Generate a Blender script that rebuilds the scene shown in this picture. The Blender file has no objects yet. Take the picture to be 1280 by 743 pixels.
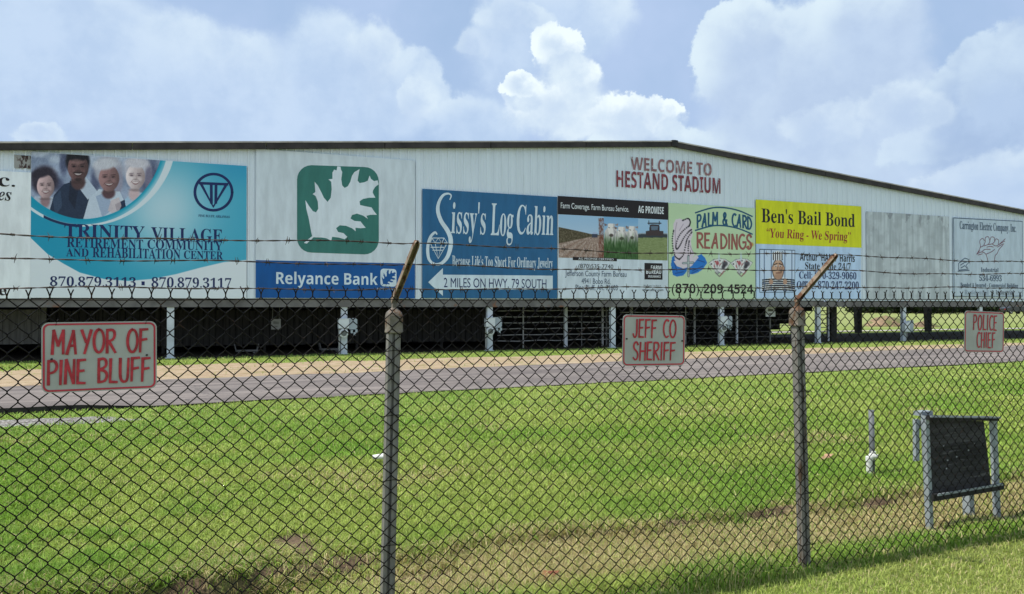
import bpy, bmesh, math, random
import numpy as np
from mathutils import Vector, Matrix
from mathutils.geometry import tessellate_polygon

random.seed(7); RNG = np.random.default_rng(11)
SC = bpy.context.scene
COL = SC.collection
R = math.radians

# ------------------------------------------------------------------ camera
F, CX, CY = 970.0, 640.0, 371.5          # pinhole of the 1280 x 743 photograph
EYE = 1.66
HOR = 383.0
PITCH = math.atan((HOR - CY) / F)
cam_d = bpy.data.cameras.new('camera'); cam_d.sensor_width = 36.0; cam_d.lens = F / 1280 * 36
cam_d.clip_start = 0.05; cam_d.clip_end = 6000
cam = bpy.data.objects.new('camera', cam_d); COL.objects.link(cam)
cam.location = (0, 0, EYE); cam.rotation_euler = (math.pi / 2 + PITCH, 0, 0)
SC.camera = cam

DIR = math.atan(2320.0 / F)                # fence, road and stadium wall run this way off the view axis
DX, DY = math.sin(DIR), math.cos(DIR)      # along the wall (to the right and away)
NX, NY = -DY, DX                           # into the wall (away from the camera)
ROTZ = math.atan2(DY, DX)

# ------------------------------------------------------------------ sun
SUN_EL = R(60)
sb = R(7)                                  # just behind the plane of the wall, from the left
sxv = -DX * math.cos(sb) + NX * math.sin(sb)
syv = -DY * math.cos(sb) + NY * math.sin(sb)
SUNV = Vector((sxv * math.cos(SUN_EL), syv * math.cos(SUN_EL), math.sin(SUN_EL)))
sun_d = bpy.data.lights.new('sun', 'SUN'); sun_d.energy = 4.6; sun_d.angle = R(0.55); sun_d.color = (1.0, 0.955, 0.88)
sun = bpy.data.objects.new('sun', sun_d); COL.objects.link(sun)
sun.rotation_euler = (-SUNV).to_track_quat('-Z', 'Y').to_euler(); sun.location = (0, 0, 60)
vs = SC.view_settings
SC.display_settings.display_device = 'sRGB'
vs.view_transform = 'Standard'; vs.look = 'None'; vs.exposure = 0.15; vs.gamma = 1.0; vs.use_curve_mapping = False
SC.render.film_transparent = False
try:
    SC.cycles.max_bounces = 6; SC.cycles.diffuse_bounces = 2; SC.cycles.transparent_max_bounces = 8
    SC.cycles.sample_clamp_indirect = 6
except Exception: pass

def ray(px, py):
    x, y, z = px - CX, F, -(py - CY)
    c, s = math.cos(PITCH), math.sin(PITCH)
    return np.array([x, y * c - z * s, y * s + z * c])
def lin(c):                                  # sRGB 0-255 -> linear
    return tuple((v / 255 / 12.92) if v / 255 <= .04045 else ((v / 255 + .055) / 1.055) ** 2.4 for v in c[:3])
def linA(a):
    a = np.clip(np.asarray(a, float) / 255, 0, 1)
    return np.where(a <= .04045, a / 12.92, ((a + .055) / 1.055) ** 2.4)

# ------------------------------------------------------------------ node helper
class NT:
    def __init__(s, tree): s.t = tree; s.n = tree.nodes; s.l = tree.links
    def add(s, kind, **kw):
        n = s.n.new(kind)
        for k, v in kw.items():
            if k == 'ins':
                for kk, vv in v.items(): s.set(n.inputs[kk], vv)
            else: setattr(n, k, v)
        return n
    def set(s, sock, v):
        if isinstance(v, bpy.types.NodeSocket): s.l.new(v, sock)
        elif isinstance(v, (tuple, list)) and len(v) == 3 and sock.type == 'RGBA': sock.default_value = (*v, 1)
        else: sock.default_value = v
    def m(s, op, a, b=0.0, c=None, clamp=False):
        n = s.n.new('ShaderNodeMath'); n.operation = op; n.use_clamp = clamp
        s.set(n.inputs[0], a); s.set(n.inputs[1], b)
        if c is not None: s.set(n.inputs[2], c)
        return n.outputs[0]
    def v(s, op, a, b=(0, 0, 0), scale=None):
        n = s.n.new('ShaderNodeVectorMath'); n.operation = op
        s.set(n.inputs[0], a)
        if op == 'SCALE': s.set(n.inputs['Scale'], scale)
        else: s.set(n.inputs[1], b)
        return n.outputs['Value'] if op in ('LENGTH', 'DOT_PRODUCT', 'DISTANCE') else n.outputs['Vector']
    def noise(s, vec, scale, detail=4, rough=.55, out='Fac', dist=0.0):
        n = s.n.new('ShaderNodeTexNoise'); n.inputs['Scale'].default_value = scale
        n.inputs['Detail'].default_value = detail; n.inputs['Roughness'].default_value = rough
        n.inputs['Distortion'].default_value = dist
        if vec is not None: s.l.new(vec, n.inputs['Vector'])
        return n.outputs[out]
    def step(s, x, a, b, lo=0.0, hi=1.0):
        n = s.n.new('ShaderNodeMapRange'); n.interpolation_type = 'SMOOTHSTEP'
        s.set(n.inputs[0], x); s.set(n.inputs[1], a); s.set(n.inputs[2], b); s.set(n.inputs[3], lo); s.set(n.inputs[4], hi)
        return n.outputs[0]
    def mix(s, f, a, b, blend='MIX'):
        n = s.n.new('ShaderNodeMix'); n.data_type = 'RGBA'; n.blend_type = blend
        s.set(n.inputs[0], f); s.set(n.inputs[6], a); s.set(n.inputs[7], b)
        return n.outputs[2]

# ------------------------------------------------------------------ world: Nishita sky with cumulus
W = bpy.data.worlds.new('World'); SC.world = W; W.use_nodes = True
try: W.cycles.sampling_method = 'MANUAL'; W.cycles.sample_map_resolution = 512
except Exception: pass
w = NT(W.node_tree); w.n.clear()
sky = w.add('ShaderNodeTexSky'); sky.sky_type = 'NISHITA'; sky.sun_disc = False
sky.sun_elevation = SUN_EL; sky.sun_rotation = math.atan2(SUNV.x, SUNV.y)
sky.air_density = 1.0; sky.dust_density = 1.4; sky.ozone_density = 1.2
SKY_STRENGTH = 0.1
K = 1.0 / SKY_STRENGTH
tc = w.add('ShaderNodeTexCoord'); gen = tc.outputs['Generated']
sep = w.add('ShaderNodeSeparateXYZ'); w.l.new(gen, sep.inputs[0])
az = w.m('ARCTAN2', sep.outputs[0], sep.outputs[1]); el = w.m('ARCSINE', sep.outputs[2])
cmb = w.add('ShaderNodeCombineXYZ'); w.l.new(az, cmb.inputs[0]); w.l.new(el, cmb.inputs[1])
P = cmb.outputs[0]
def sdir(px, py):
    r = ray(px, py); r = r / np.linalg.norm(r)
    return math.atan2(r[0], r[1]), math.asin(r[2])
def warp(vec, amp, scale, detail=7, rough=.6):
    c = w.noise(vec, scale, detail, rough, 'Color')
    return w.v('ADD', vec, w.v('SCALE', w.v('SUBTRACT', c, (.5, .5, .5)), scale=amp))
def field(vec, blobs):
    acc = None
    for bx_, by_, rx_, ry_ in blobs:
        a, e = sdir(bx_, by_)
        d = w.v('SUBTRACT', vec, (a, e, 0)); d = w.v('MULTIPLY', d, (F / rx_, F / ry_, 0))
        f = w.m('SUBTRACT', 1.0, w.v('LENGTH', d))
        if acc is None: acc = f
        else: acc = w.m('SMOOTH_MAX', acc, f, .15)
    return acc
# thin veil all over
def c3(r, g, b): return (r * .945 * K, g * K, b * K)
n_veil = w.noise(warp(P, .12, 3.0, 4, .5), 3.2, 5, .55)
base = w.mix(.80, sky.outputs[0], c3(.36, .50, .735))
base = w.mix(w.step(n_veil, .36, .66, .30, .95), base, c3(.475, .57, .80))
# unseen generic clouds beside and behind the camera, made brighter to light the wall
dome_n = w.noise(w.v('MULTIPLY', gen, (1, 1, 1.7)), 1.9, 6, .58)
front = w.step(sep.outputs[1], .25, .6, 1.0, 0.0)
col = w.mix(w.m('MULTIPLY', w.step(dome_n, .46, .60), front), base, c3(.95, 1.0, 1.08))
nA = w.noise(P, 15.0, 6, .55)
nF = w.noise(P, 42.0, 5, .6)
PQ = w.v('ADD', P, w.v('SCALE', w.v('SUBTRACT', w.noise(P, 30.0, 7, .68, 'Color'), (.5, .5, .5)), scale=.034))   # fine billows shared by all banks
def cloud(col, blobs, amp, wsc, dark, lite, white, soft0, soft1, op, hl=1.0, d=(-.014, .026), det=6, rgh=.55):
    """a bank of cloud: warped blobs; tops that face the sun are crisp and white, undersides soft and greyer"""
    c_ = w.noise(P, wsc, 4, rgh, 'Color'); v = w.v('ADD', PQ, w.v('SCALE', w.v('SUBTRACT', c_, (.5, .5, .5)), scale=amp))
    f0 = field(v, blobs); f1 = field(w.v('ADD', v, (*d, 0)), blobs)
    top = w.step(w.m('SUBTRACT', f0, f1), -.06, .34)                 # how much this bit faces up and left
    wid = w.m('ADD', soft1, w.m('MULTIPLY', top, soft0 - soft1))
    mk = w.step(w.m('ADD', f0, w.m('MULTIPLY', w.m('SUBTRACT', nF, .5), .12)), 0.0, wid)
    body = w.mix(w.step(w.m('ADD', w.m('MULTIPLY', nA, .7), w.m('MULTIPLY', nF, .3)), .36, .64), dark, lite)
    lit = w.m('MULTIPLY', w.m('MULTIPLY', top, w.step(nA, .30, .62, .30, 1)), w.m('MULTIPLY', w.step(f0, .10, .95, 1, 0), hl), clamp=True)
    return w.mix(w.m('MULTIPLY', mk, op), col, w.mix(lit, body, white))
# pale soft bank at the left and centre
col = cloud(col, [(420, 120, 100, 105), (250, 130, 230, 95), (60, 70, 160, 130), (640, 60, 70, 80), (700, 20, 100, 60), (600, 160, 90, 50), (500, 130, 66, 70)],
            .10, 5.0, c3(.475, 0.584, .785), c3(.565, 0.666, .845), c3(.72, 0.799, .89), .14, .5, .85, .9, d=(.010, .022))
# the big cloud at the right
col = cloud(col, [(1000, 130, 122, 118), (925, 76, 62, 70), (1075, 50, 80, 74), (985, 225, 210, 90), (1100, 130, 84, 74), (830, 190, 120, 40)],
            .060, 8.0, c3(.470, 0.564, .755), c3(.525, 0.620, .80), c3(.72, 0.805, .885), .07, .40, .97, .95)
col = cloud(col, [(1250, 130, 76, 80), (1230, 180, 110, 34), (1190, 130, 36, 44)], .045, 11.0, c3(.385, 0.487, .695), c3(.46, 0.564, .765), c3(.66, 0.753, .865), .10, .6, .9, .8)
# bright cumulus
col = cloud(col, [(697, 66, 38, 28), (652, 110, 30, 22), (700, 134, 78, 50), (760, 146, 68, 36), (826, 148, 36, 26), (716, 100, 42, 38)],
            .042, 17.0, c3(.58, 0.671, .825), c3(.72, 0.794, .885), c3(.87, 0.915, .95), .10, .42, .97, 1.7, d=(-.010, .020))
col = cloud(col, [(44, 174, 32, 14), (1240, 240, 100, 50), (1180, 256, 70, 32), (1030, 165, 70, 34), (1130, 150, 60, 44), (470, 80, 44, 56), (520, 130, 34, 40), (600, 60, 34, 30), (640, 30, 60, 30)],
            .055, 12.0, c3(.50, 0.600, .79), c3(.57, 0.661, .825), c3(.74, 0.815, .895), .25, .9, .6, 1.0, d=(.006, .022))
# below the horizon
gcol = w.mix(w.step(sep.outputs[2], -.03, 0.0), tuple(v * K for v in (.16, .2, .1)), col)
bg = w.add('ShaderNodeBackground'); w.set(bg.inputs[0], gcol); bg.inputs[1].default_value = SKY_STRENGTH
wo = w.add('ShaderNodeOutputWorld'); w.l.new(bg.outputs[0], wo.inputs[0])

# ------------------------------------------------------------------ frames
class Frame:
    """vertical plane parallel to the stadium wall, x = along, y = depth behind, z = up"""
    def __init__(s, px, depth):
        x = (px - CX) / F * depth
        s.o = np.array([x, depth, 0.0])
        s.q = DX * depth - DY * x
    def loc(s, px, py, y=0.0):
        r = ray(px, py)
        t = (s.q + y) / (r[0] * NX + r[1] * NY)
        p = r * t
        return ((p[0] - s.o[0]) * DX + (p[1] - s.o[1]) * DY, EYE + p[2])
    def world(s, a, y, z=0.0):
        return (s.o[0] + a * DX + y * NX, s.o[1] + a * DY + y * NY, z)
    def pix(s, a, z, y=0.0):
        a = np.asarray(a, float); z = np.asarray(z, float)
        X = s.o[0] + a * DX + y * NX; Y = s.o[1] + a * DY + y * NY; Z = z - EYE
        c, si = math.cos(PITCH), math.sin(PITCH)
        yy = Y * c + Z * si; zz = -Y * si + Z * c
        return CX + F * X / yy, CY - F * zz / yy
WALL = Frame(213, 24.6)
FEN = Frame(488, 3.85)
def ground_pt(px, py, z=0.0):
    r = ray(px, py); t = (z - EYE) / r[2]
    return r[0] * t, r[1] * t
def sq(x, y):      # world -> along / perpendicular, measured from the camera
    return x * DX + y * DY, x * NX + y * NY
def sq_pix(px, py, z=0.0): return sq(*ground_pt(px, py, z))
QF = FEN.q

# ------------------------------------------------------------------ objects
def tag(o, label=None, cat=None, group=None, kind=None):
    if label: o['label'] = label
    if cat: o['category'] = cat
    if group: o['group'] = group
    if kind: o['kind'] = kind
    return o
def empty(name, loc, label, cat, group=None, rz=ROTZ):
    o = bpy.data.objects.new(name, None); COL.objects.link(o)
    o.location = loc; o.rotation_euler = (0, 0, rz); o.empty_display_size = .2
    return tag(o, label, cat, group)
class MB:
    def __init__(s): s.v = []; s.f = []; s.mi = []; s.cur = 0
    def quadgrid(s, rings, close=True):
        pass
    def face(s, pts):
        b = len(s.v); s.v += [tuple(p) for p in pts]; s.f.append(tuple(range(b, b + len(pts)))); s.mi.append(s.cur)
    def box(s, x0, x1, y0, y1, z0, z1):
        b = len(s.v)
        s.v += [(x0, y0, z0), (x1, y0, z0), (x1, y1, z0), (x0, y1, z0), (x0, y0, z1), (x1, y0, z1), (x1, y1, z1), (x0, y1, z1)]
        for f in ((0, 3, 2, 1), (4, 5, 6, 7), (0, 1, 5, 4), (1, 2, 6, 5), (2, 3, 7, 6), (3, 0, 4, 7)):
            s.f.append(tuple(b + i for i in f)); s.mi.append(s.cur)
    def tube(s, pts, r, n=6, caps=True, start=0.0):
        pts = [Vector(p) for p in pts]; b0 = len(s.v)
        rr = r if isinstance(r, (list, tuple)) else [r] * len(pts)
        prev = None
        for i, p in enumerate(pts):
            if i == 0: t = pts[1] - p
            elif i == len(pts) - 1: t = p - pts[i - 1]
            else: t = (pts[i + 1] - p).normalized() + (p - pts[i - 1]).normalized()
            if t.length < 1e-9: t = Vector((0, 0, 1))
            t.normalize()
            ref = Vector((0, 0, 1)) if abs(t.z) < .95 else Vector((0, 1, 0))
            u = t.cross(ref).normalized(); vv = u.cross(t)
            for k in range(n):
                a = start + 2 * math.pi * k / n
                s.v.append(tuple(p + (u * math.cos(a) + vv * math.sin(a)) * rr[i]))
        for i in range(len(pts) - 1):
            for k in range(n):
                a = b0 + i * n + k; c = b0 + i * n + (k + 1) % n
                s.f.append((a, c, c + n, a + n)); s.mi.append(s.cur)
        if caps:
            s.f.append(tuple(b0 + k for k in range(n))[::-1]); s.mi.append(s.cur)
            e = b0 + (len(pts) - 1) * n
            s.f.append(tuple(e + k for k in range(n))); s.mi.append(s.cur)
    def prism(s, poly, a, b, axis='z'):
        """extrude a 2D polygon (list of pairs) from a to b along an axis"""
        def P3(p, h):
            return {'z': (p[0], p[1], h), 'y': (p[0], h, p[1]), 'x': (h, p[0], p[1])}[axis]
        n = len(poly); b0 = len(s.v)
        s.v += [P3(p, a) for p in poly] + [P3(p, b) for p in poly]
        for i in range(n):
            j = (i + 1) % n
            s.f.append((b0 + i, b0 + j, b0 + n + j, b0 + n + i)); s.mi.append(s.cur)
        tri = tessellate_polygon([[Vector((p[0], p[1], 0)) for p in poly]])
        for t in tri:
            s.f.append(tuple(b0 + i for i in t)); s.mi.append(s.cur)
            s.f.append(tuple(b0 + n + i for i in reversed(t))); s.mi.append(s.cur)
    def flat(s, poly, y):
        """filled outline in the x/z plane at depth y"""
        b0 = len(s.v); s.v += [(p[0], y, p[1]) for p in poly]
        for t in tessellate_polygon([[Vector((p[0], p[1], 0)) for p in poly]]):
            s.f.append(tuple(b0 + i for i in t)); s.mi.append(s.cur)
    def build(s, name, mats, parent=None, smooth=False, recalc=True):
        me = bpy.data.meshes.new(name)
        me.from_pydata(s.v, [], s.f)
        for m_ in (mats if isinstance(mats, (list, tuple)) else [mats]): me.materials.append(m_)
        if s.mi and max(s.mi) > 0: me.polygons.foreach_set('material_index', s.mi)
        if recalc and len(s.f) < 60000:
            bm = bmesh.new(); bm.from_mesh(me); bmesh.ops.recalc_face_normals(bm, faces=bm.faces[:]); bm.to_mesh(me); bm.free()
        if smooth: me.polygons.foreach_set('use_smooth', [True] * len(me.polygons))
        me.update()
        o = bpy.data.objects.new(name, me); COL.objects.link(o)
        if parent: o.parent = parent
        return o

# ------------------------------------------------------------------ materials
def mat(name, col, rough=.6, metal=0.0, var=.12, scale=3.0, bump=0.0, bscale=40., spot=None, spot_th=.6, spot_sc=6., stretch=(1, 1, 1), spec=.3):
    """procedural paint / metal / earth: a base colour with value noise, optional second colour in patches, optional bump"""
    m = bpy.data.materials.new(name); m.use_nodes = True
    n = NT(m.node_tree); b = n.n['Principled BSDF']
    t = n.add('ShaderNodeTexCoord'); mp = n.add('ShaderNodeMapping'); n.l.new(t.outputs['Object'], mp.inputs[0])
    mp.inputs['Scale'].default_value = stretch
    vec = mp.outputs[0]
    f = n.noise(vec, scale, 6, .6)
    dark = tuple(c * (1 - var) for c in col); lite = tuple(min(1, c * (1 + var)) for c in col)
    c = n.mix(n.step(f, .3, .7), dark, lite)
    rg = rough
    if spot:
        g = n.step(n.noise(vec, spot_sc, 8, .65), spot_th, spot_th + .08)
        c = n.mix(g, c, spot)
    n.set(b.inputs['Base Color'], c); b.inputs['Roughness'].default_value = rough; b.inputs['Metallic'].default_value = metal
    b.inputs['Specular IOR Level'].default_value = spec
    if bump:
        bp = n.add('ShaderNodeBump'); bp.inputs['Strength'].default_value = bump; bp.inputs['Distance'].default_value = .02
        n.l.new(n.noise(vec, bscale, 6, .6), bp.inputs['Height']); n.l.new(bp.outputs[0], b.inputs['Normal'])
    return m
def mat_attr(name, attr='col', rough=.5, translucent=0.0, spec=.3, grain=0.0):
    m = bpy.data.materials.new(name); m.use_nodes = True
    n = NT(m.node_tree); b = n.n['Principled BSDF']; out = n.n['Material Output']
    a = n.add('ShaderNodeAttribute'); a.attribute_name = attr
    c = a.outputs['Color']
    if grain:
        t = n.add('ShaderNodeTexCoord')
        c = n.mix(grain, c, n.mix(n.noise(t.outputs['Object'], 60, 3), (.0, .0, .0), (1, 1, 1)), 'OVERLAY')
    n.set(b.inputs['Base Color'], c)
    b.inputs['Roughness'].default_value = rough; b.inputs['Specular IOR Level'].default_value = spec
    if translucent:
        tr = n.add('ShaderNodeBsdfTranslucent'); n.set(tr.inputs[0], n.mix(1.0, c, (1.0, 1.0, .62), 'MULTIPLY'))
        mx = n.add('ShaderNodeMixShader'); mx.inputs[0].default_value = translucent
        n.l.new(b.outputs[0], mx.inputs[1]); n.l.new(tr.outputs[0], mx.inputs[2]); n.l.new(mx.outputs[0], out.inputs[0])
    return m
def np_mesh(name, verts, faces_flat, loop_tot, mat_, cols=None, parent=None, attr='col'):
    """verts (n,3); faces_flat int array; loop_tot per face (all equal)"""
    me = bpy.data.meshes.new(name); nf = len(faces_flat) // loop_tot
    me.vertices.add(len(verts)); me.vertices.foreach_set('co', np.asarray(verts, np.float32).ravel())
    me.loops.add(len(faces_flat)); me.loops.foreach_set('vertex_index', np.asarray(faces_flat, np.int32))
    me.polygons.add(nf); me.polygons.foreach_set('loop_start', np.arange(0, nf * loop_tot, loop_tot, dtype=np.int32))
    me.polygons.foreach_set('loop_total', np.full(nf, loop_tot, np.int32))
    if cols is not None:
        for an, arr in (cols if isinstance(cols, dict) else {attr: cols}).items():
            ca = me.attributes.new(an, 'FLOAT_COLOR', 'POINT'); arr = np.asarray(arr, np.float32)
            ca.data.foreach_set('color', np.concatenate([arr, np.ones((len(arr), 1), np.float32)], 1).ravel())
    me.materials.append(mat_); me.update(calc_edges=True); me.validate()
    o = bpy.data.objects.new(name, me); COL.objects.link(o)
    if parent: o.parent = parent
    return o
# numpy value noise
_perm = RNG.permutation(4096)
_val = RNG.random(4096)
def vnoise(x, y):
    xi = np.floor(x).astype(int); yi = np.floor(y).astype(int); fx = x - xi; fy = y - yi
    fx = fx * fx * (3 - 2 * fx); fy = fy * fy * (3 - 2 * fy)
    def h(i, j): return _val[_perm[(_perm[i & 4095] + j) & 4095]]
    return (h(xi, yi) * (1 - fx) + h(xi + 1, yi) * fx) * (1 - fy) + (h(xi, yi + 1) * (1 - fx) + h(xi + 1, yi + 1) * fx) * fy
def fbm(x, y, o=4):
    a, s_, t = .5, 0, 0
    for k in range(o):
        s_ = s_ + a * vnoise(x + 17.3 * k, y - 9.1 * k); t += a; x = x * 2.03; y = y * 2.03; a *= .5
    return s_ / t
def sstep(a, b, x):
    t = np.clip((x - a) / (b - a), 0, 1); return t * t * (3 - 2 * t)

# ================================================================== GROUND
QB = 5.08                                     # lip of the shallow ditch behind the fence
def line_sq(a, b):
    (s0, q0), (s1, q1) = sq_pix(*a), sq_pix(*b)
    return lambda s: q0 + (q1 - q0) * (s - s0) / (s1 - s0)
road_near = line_sq((0, 519), (1280, 452.5))
road_far = line_sq((0, 488), (1280, 433.5))
dirt_far = line_sq((0, 463), (1280, 428.5))
def lip(s): return QB + .26 * (fbm(s * .9 + 3, s * 0 + 5.0) - .5) + .10 * (fbm(s * 4.5, s * 0 + 9.0) - .5)
def terrain(s, q):
    s = np.asarray(s, float); q = np.asarray(q, float)
    L = lip(s); a = QF + .10
    t = (q - a) / (L - a)
    D = .06 + .05 * (fbm(s * .6, s * 0 + 2.0) - .5) + .17 * sstep(.2, -.6, s - (FEN.o[0] * DX + FEN.o[1] * DY))
    z = -D * sstep(0, .8, t) * (1 - sstep(.93, 1.01, t))
    z = z + .035 * (fbm(s * .8, q * .8) - .5) * sstep(30, 12, q) + .02 * (fbm(s * 4, q * 4) - .5) * sstep(9, 5, q)
    z = z * 1.0 + .45 * sstep(48, 110, q)
    return z
def grid_lines(parts):
    out = []
    for a, b, st in parts: out += list(np.arange(a, b, st))
    return np.array(out + [parts[-1][1]])
gs = grid_lines([(-1500, -300, 200), (-300, -60, 30), (-60, -26, 4), (-26, -6, .5), (-6, 10, .07), (10, 56, .45), (56, 100, 4), (100, 400, 30), (400, 2100, 200)])
gq = grid_lines([(-60, -8, 6), (-8, 2.6, .4), (2.6, 7.0, .055), (7.0, 13, .3), (13, 29, .2), (29, 45, 1), (45, 130, 5), (130, 500, 40), (500, 2600, 300)])
S_, Q_ = np.meshgrid(gs, gq)
Zg = terrain(S_, Q_)
verts = np.stack([S_, Q_, Zg], -1).reshape(-1, 3)
ny, nx = S_.shape
ii = np.arange(ny - 1)[:, None] * nx + np.arange(nx - 1)[None, :]
faces = np.stack([ii, ii + 1, ii + nx + 1, ii + nx], -1).ravel()
nz = fbm(S_ * .7, Q_ * 1.6, 4)
dirt = sstep(-.25, .35, Q_ - road_far(S_) + .3) * sstep(.5, -.5, Q_ - dirt_far(S_) + 1.4 * (nz - .5)) * (S_ > -60) * (S_ < 90)
def bare_fn(s, q):
    """eroded patches at the ditch lip; a list of pixel spots on the ground"""
    b = np.zeros_like(np.asarray(s, float))
    for (px, py, rs, rq) in ((366, 678, .16, .22), (430, 702, .33, .12), (455, 716, .28, .10), (385, 690, .10, .2), (520, 715, .30, .12), (150, 729, .22, .10), (215, 735, .30, .12), (290, 728, .25, .10), (350, 712, .2, .08), (840, 651, .16, .05), (960, 637, .30, .06), (1090, 624, .35, .06), (700, 672, .2, .05)):
        cs, cq = sq_pix(px, py)
        d = np.sqrt(((s - cs) / rs) ** 2 + ((q - cq) / rq) ** 2) + .9 * (fbm(s * 6, q * 6) - .5)
        b = np.maximum(b, sstep(1.15, .7, d))
    return b
def dry_fn(s, q):
    L = lip(s)
    s1 = sq_pix(470, 700)[0]
    band = sstep(QF + .15, QF + .45, q) * sstep(L + .22, L - .18, q + .45 * (fbm(s * 1.5, q * 1.5) - .5))
    band = band * (.06 + .94 * sstep(s1 - .7, s1 + .3, s))
    spots = sstep(.60, .72, fbm(s * .55 + 40, q * .8 + 7, 5)) * .5 * sstep(QF + .4, QF + 1, q) * sstep(14, 9, q)
    return np.clip(np.maximum(band, spots), 0, 1)
(gpa, gpb), (gpc, gpd) = sq_pix(0, 524), sq_pix(165, 519)
gc_s, gc_q = sq_pix(20, 532)
gravel = sstep(1.15, .75, np.sqrt(((S_ - gc_s + .9) / 2.6) ** 2 + ((Q_ - gc_q - .22) / .52) ** 2) + .7 * (fbm(S_ * 1.1, Q_ * 3) - .5))
s_a, _z = WALL.loc(1046, 400)
wall_s0 = WALL.o[0] * DX + WALL.o[1] * DY      # along-coordinate of the wall frame's origin
WQ = WALL.q
floor_shade_m = sstep(WQ + .05, WQ + .35, Q_) * sstep(WQ + 9.2, WQ + 8.8, Q_) * (S_ > wall_s0 - 26) * (S_ < wall_s0 + 54)  # dark dirt floor under the roof, blackened further to paint in the roof's shade
mask = np.stack([dirt, dry_fn(S_, Q_), bare_fn(S_, Q_)], -1).reshape(-1, 3)
mask2 = np.stack([gravel, floor_shade_m, np.zeros_like(gravel)], -1).reshape(-1, 3)

gm = bpy.data.materials.new('ground_earth_and_grass'); gm.use_nodes = True
n = NT(gm.node_tree); b = n.n['Principled BSDF']
t = n.add('ShaderNodeTexCoord'); vec = t.outputs['Object']
am = n.add('ShaderNodeAttribute'); am.attribute_name = 'mask'; am2 = n.add('ShaderNodeAttribute'); am2.attribute_name = 'mask2'
sp = n.add('ShaderNodeSeparateColor'); n.l.new(am.outputs['Color'], sp.inputs[0])
sp2 = n.add('ShaderNodeSeparateColor'); n.l.new(am2.outputs['Color'], sp2.inputs[0])
fine = n.noise(vec, 38, 5, .7); mid = n.noise(vec, 3.5, 6, .65); big = n.noise(vec, .35, 5, .6)
g = n.mix(n.step(big, .35, .65), (.20, .29, .050), (.29, .36, .085))
g = n.mix(n.step(mid, .40, .75, 0, .6), g, (.28, .26, .11))
g = n.mix(n.m('MULTIPLY', n.step(fine, .38, .62, .55, 0), 1.0), g, (.05, .08, .016))
soil = n.mix(n.step(mid, .3, .7), (.075, .052, .033), (.20, .14, .09)); soil = n.mix(n.step(fine, .35, .6, .5, 0), soil, (.05, .035, .022))
dryc = n.mix(n.step(mid, .3, .7), (.30, .255, .125), (.40, .335, .175)); dryc = n.mix(n.step(fine, .35, .6, .55, 0), dryc, (.15, .12, .055))
sandc = n.mix(n.step(mid, .3, .7), (.36, .27, .17), (.46, .36, .25)); sandc = n.mix(n.step(fine, .36, .55, .35, 0), sandc, (.2, .15, .085))
sandc = n.mix(n.step(n.noise(vec, 1.3, 5, .7), .52, .66, 0, .75), sandc, (.22, .21, .08))
mps = n.add('ShaderNodeMapping'); n.l.new(vec, mps.inputs[0]); mps.inputs['Scale'].default_value = (.25, 2.2, 1)
sandc = n.mix(n.step(n.noise(mps.outputs[0], 2.2, 6, .65), .52, .66, 0, .7), sandc, (.23, .135, .075))
sandc = n.mix(n.step(n.noise(mps.outputs[0], 1.4, 5, .6), .60, .70, 0, .6), sandc, (.52, .45, .36))
vor = n.add('ShaderNodeTexVoronoi'); n.l.new(vec, vor.inputs['Vector']); vor.inputs['Scale'].default_value = 28
grav = n.mix(n.step(vor.outputs['Distance'], .1, .7), (.50, .48, .46), (.12, .11, .10)); grav = n.mix(n.step(mid, .45, .7, 0, .5), grav, (.25, .22, .18))
# close to the camera the blades give the colour: thatch and soil under them
sepo = n.add('ShaderNodeSeparateXYZ'); n.l.new(vec, sepo.inputs[0])
near = n.step(sepo.outputs[1], 6, 13, 1, 0)
g = n.mix(n.m('MULTIPLY', near, .55), g, (.13, .15, .045))
g = n.mix(n.step(sepo.outputs[1], 34, 60, 0, .6), g, (.27, .285, .125))
def edge(maskv, wob=.45):
    return n.step(n.m('ADD', maskv, n.m('MULTIPLY', n.m('SUBTRACT', n.noise(vec, 2.6, 6, .7), .5), wob)), .38, .62)
c = n.mix(n.m('MULTIPLY', edge(sp.outputs[1]), .9), g, dryc)
c = n.mix(edge(sp.outputs[0], .9), c, sandc)
c = n.mix(sp.outputs[2], c, soil)
c = n.mix(edge(sp2.outputs[0], .7), c, grav)
c = n.mix(sp2.outputs[1], c, n.mix(n.step(mid, .3, .7), (.022, .019, .016), (.045, .038, .03)))  # floor colour carries the roof shade as well as the dark dirt
n.set(b.inputs['Base Color'], c); b.inputs['Roughness'].default_value = .95; b.inputs['Specular IOR Level'].default_value = .1
bp = n.add('ShaderNodeBump'); bp.inputs['Strength'].default_value = .7; bp.inputs['Distance'].default_value = .03
n.l.new(fine, bp.inputs['Height']); n.l.new(bp.outputs[0], b.inputs['Normal'])
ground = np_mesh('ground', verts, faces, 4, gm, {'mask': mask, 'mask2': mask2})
ground.rotation_euler = (0, 0, ROTZ); tag(ground, kind='structure')
ground.data.polygons.foreach_set('use_smooth', [True] * len(ground.data.polygons))

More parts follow.
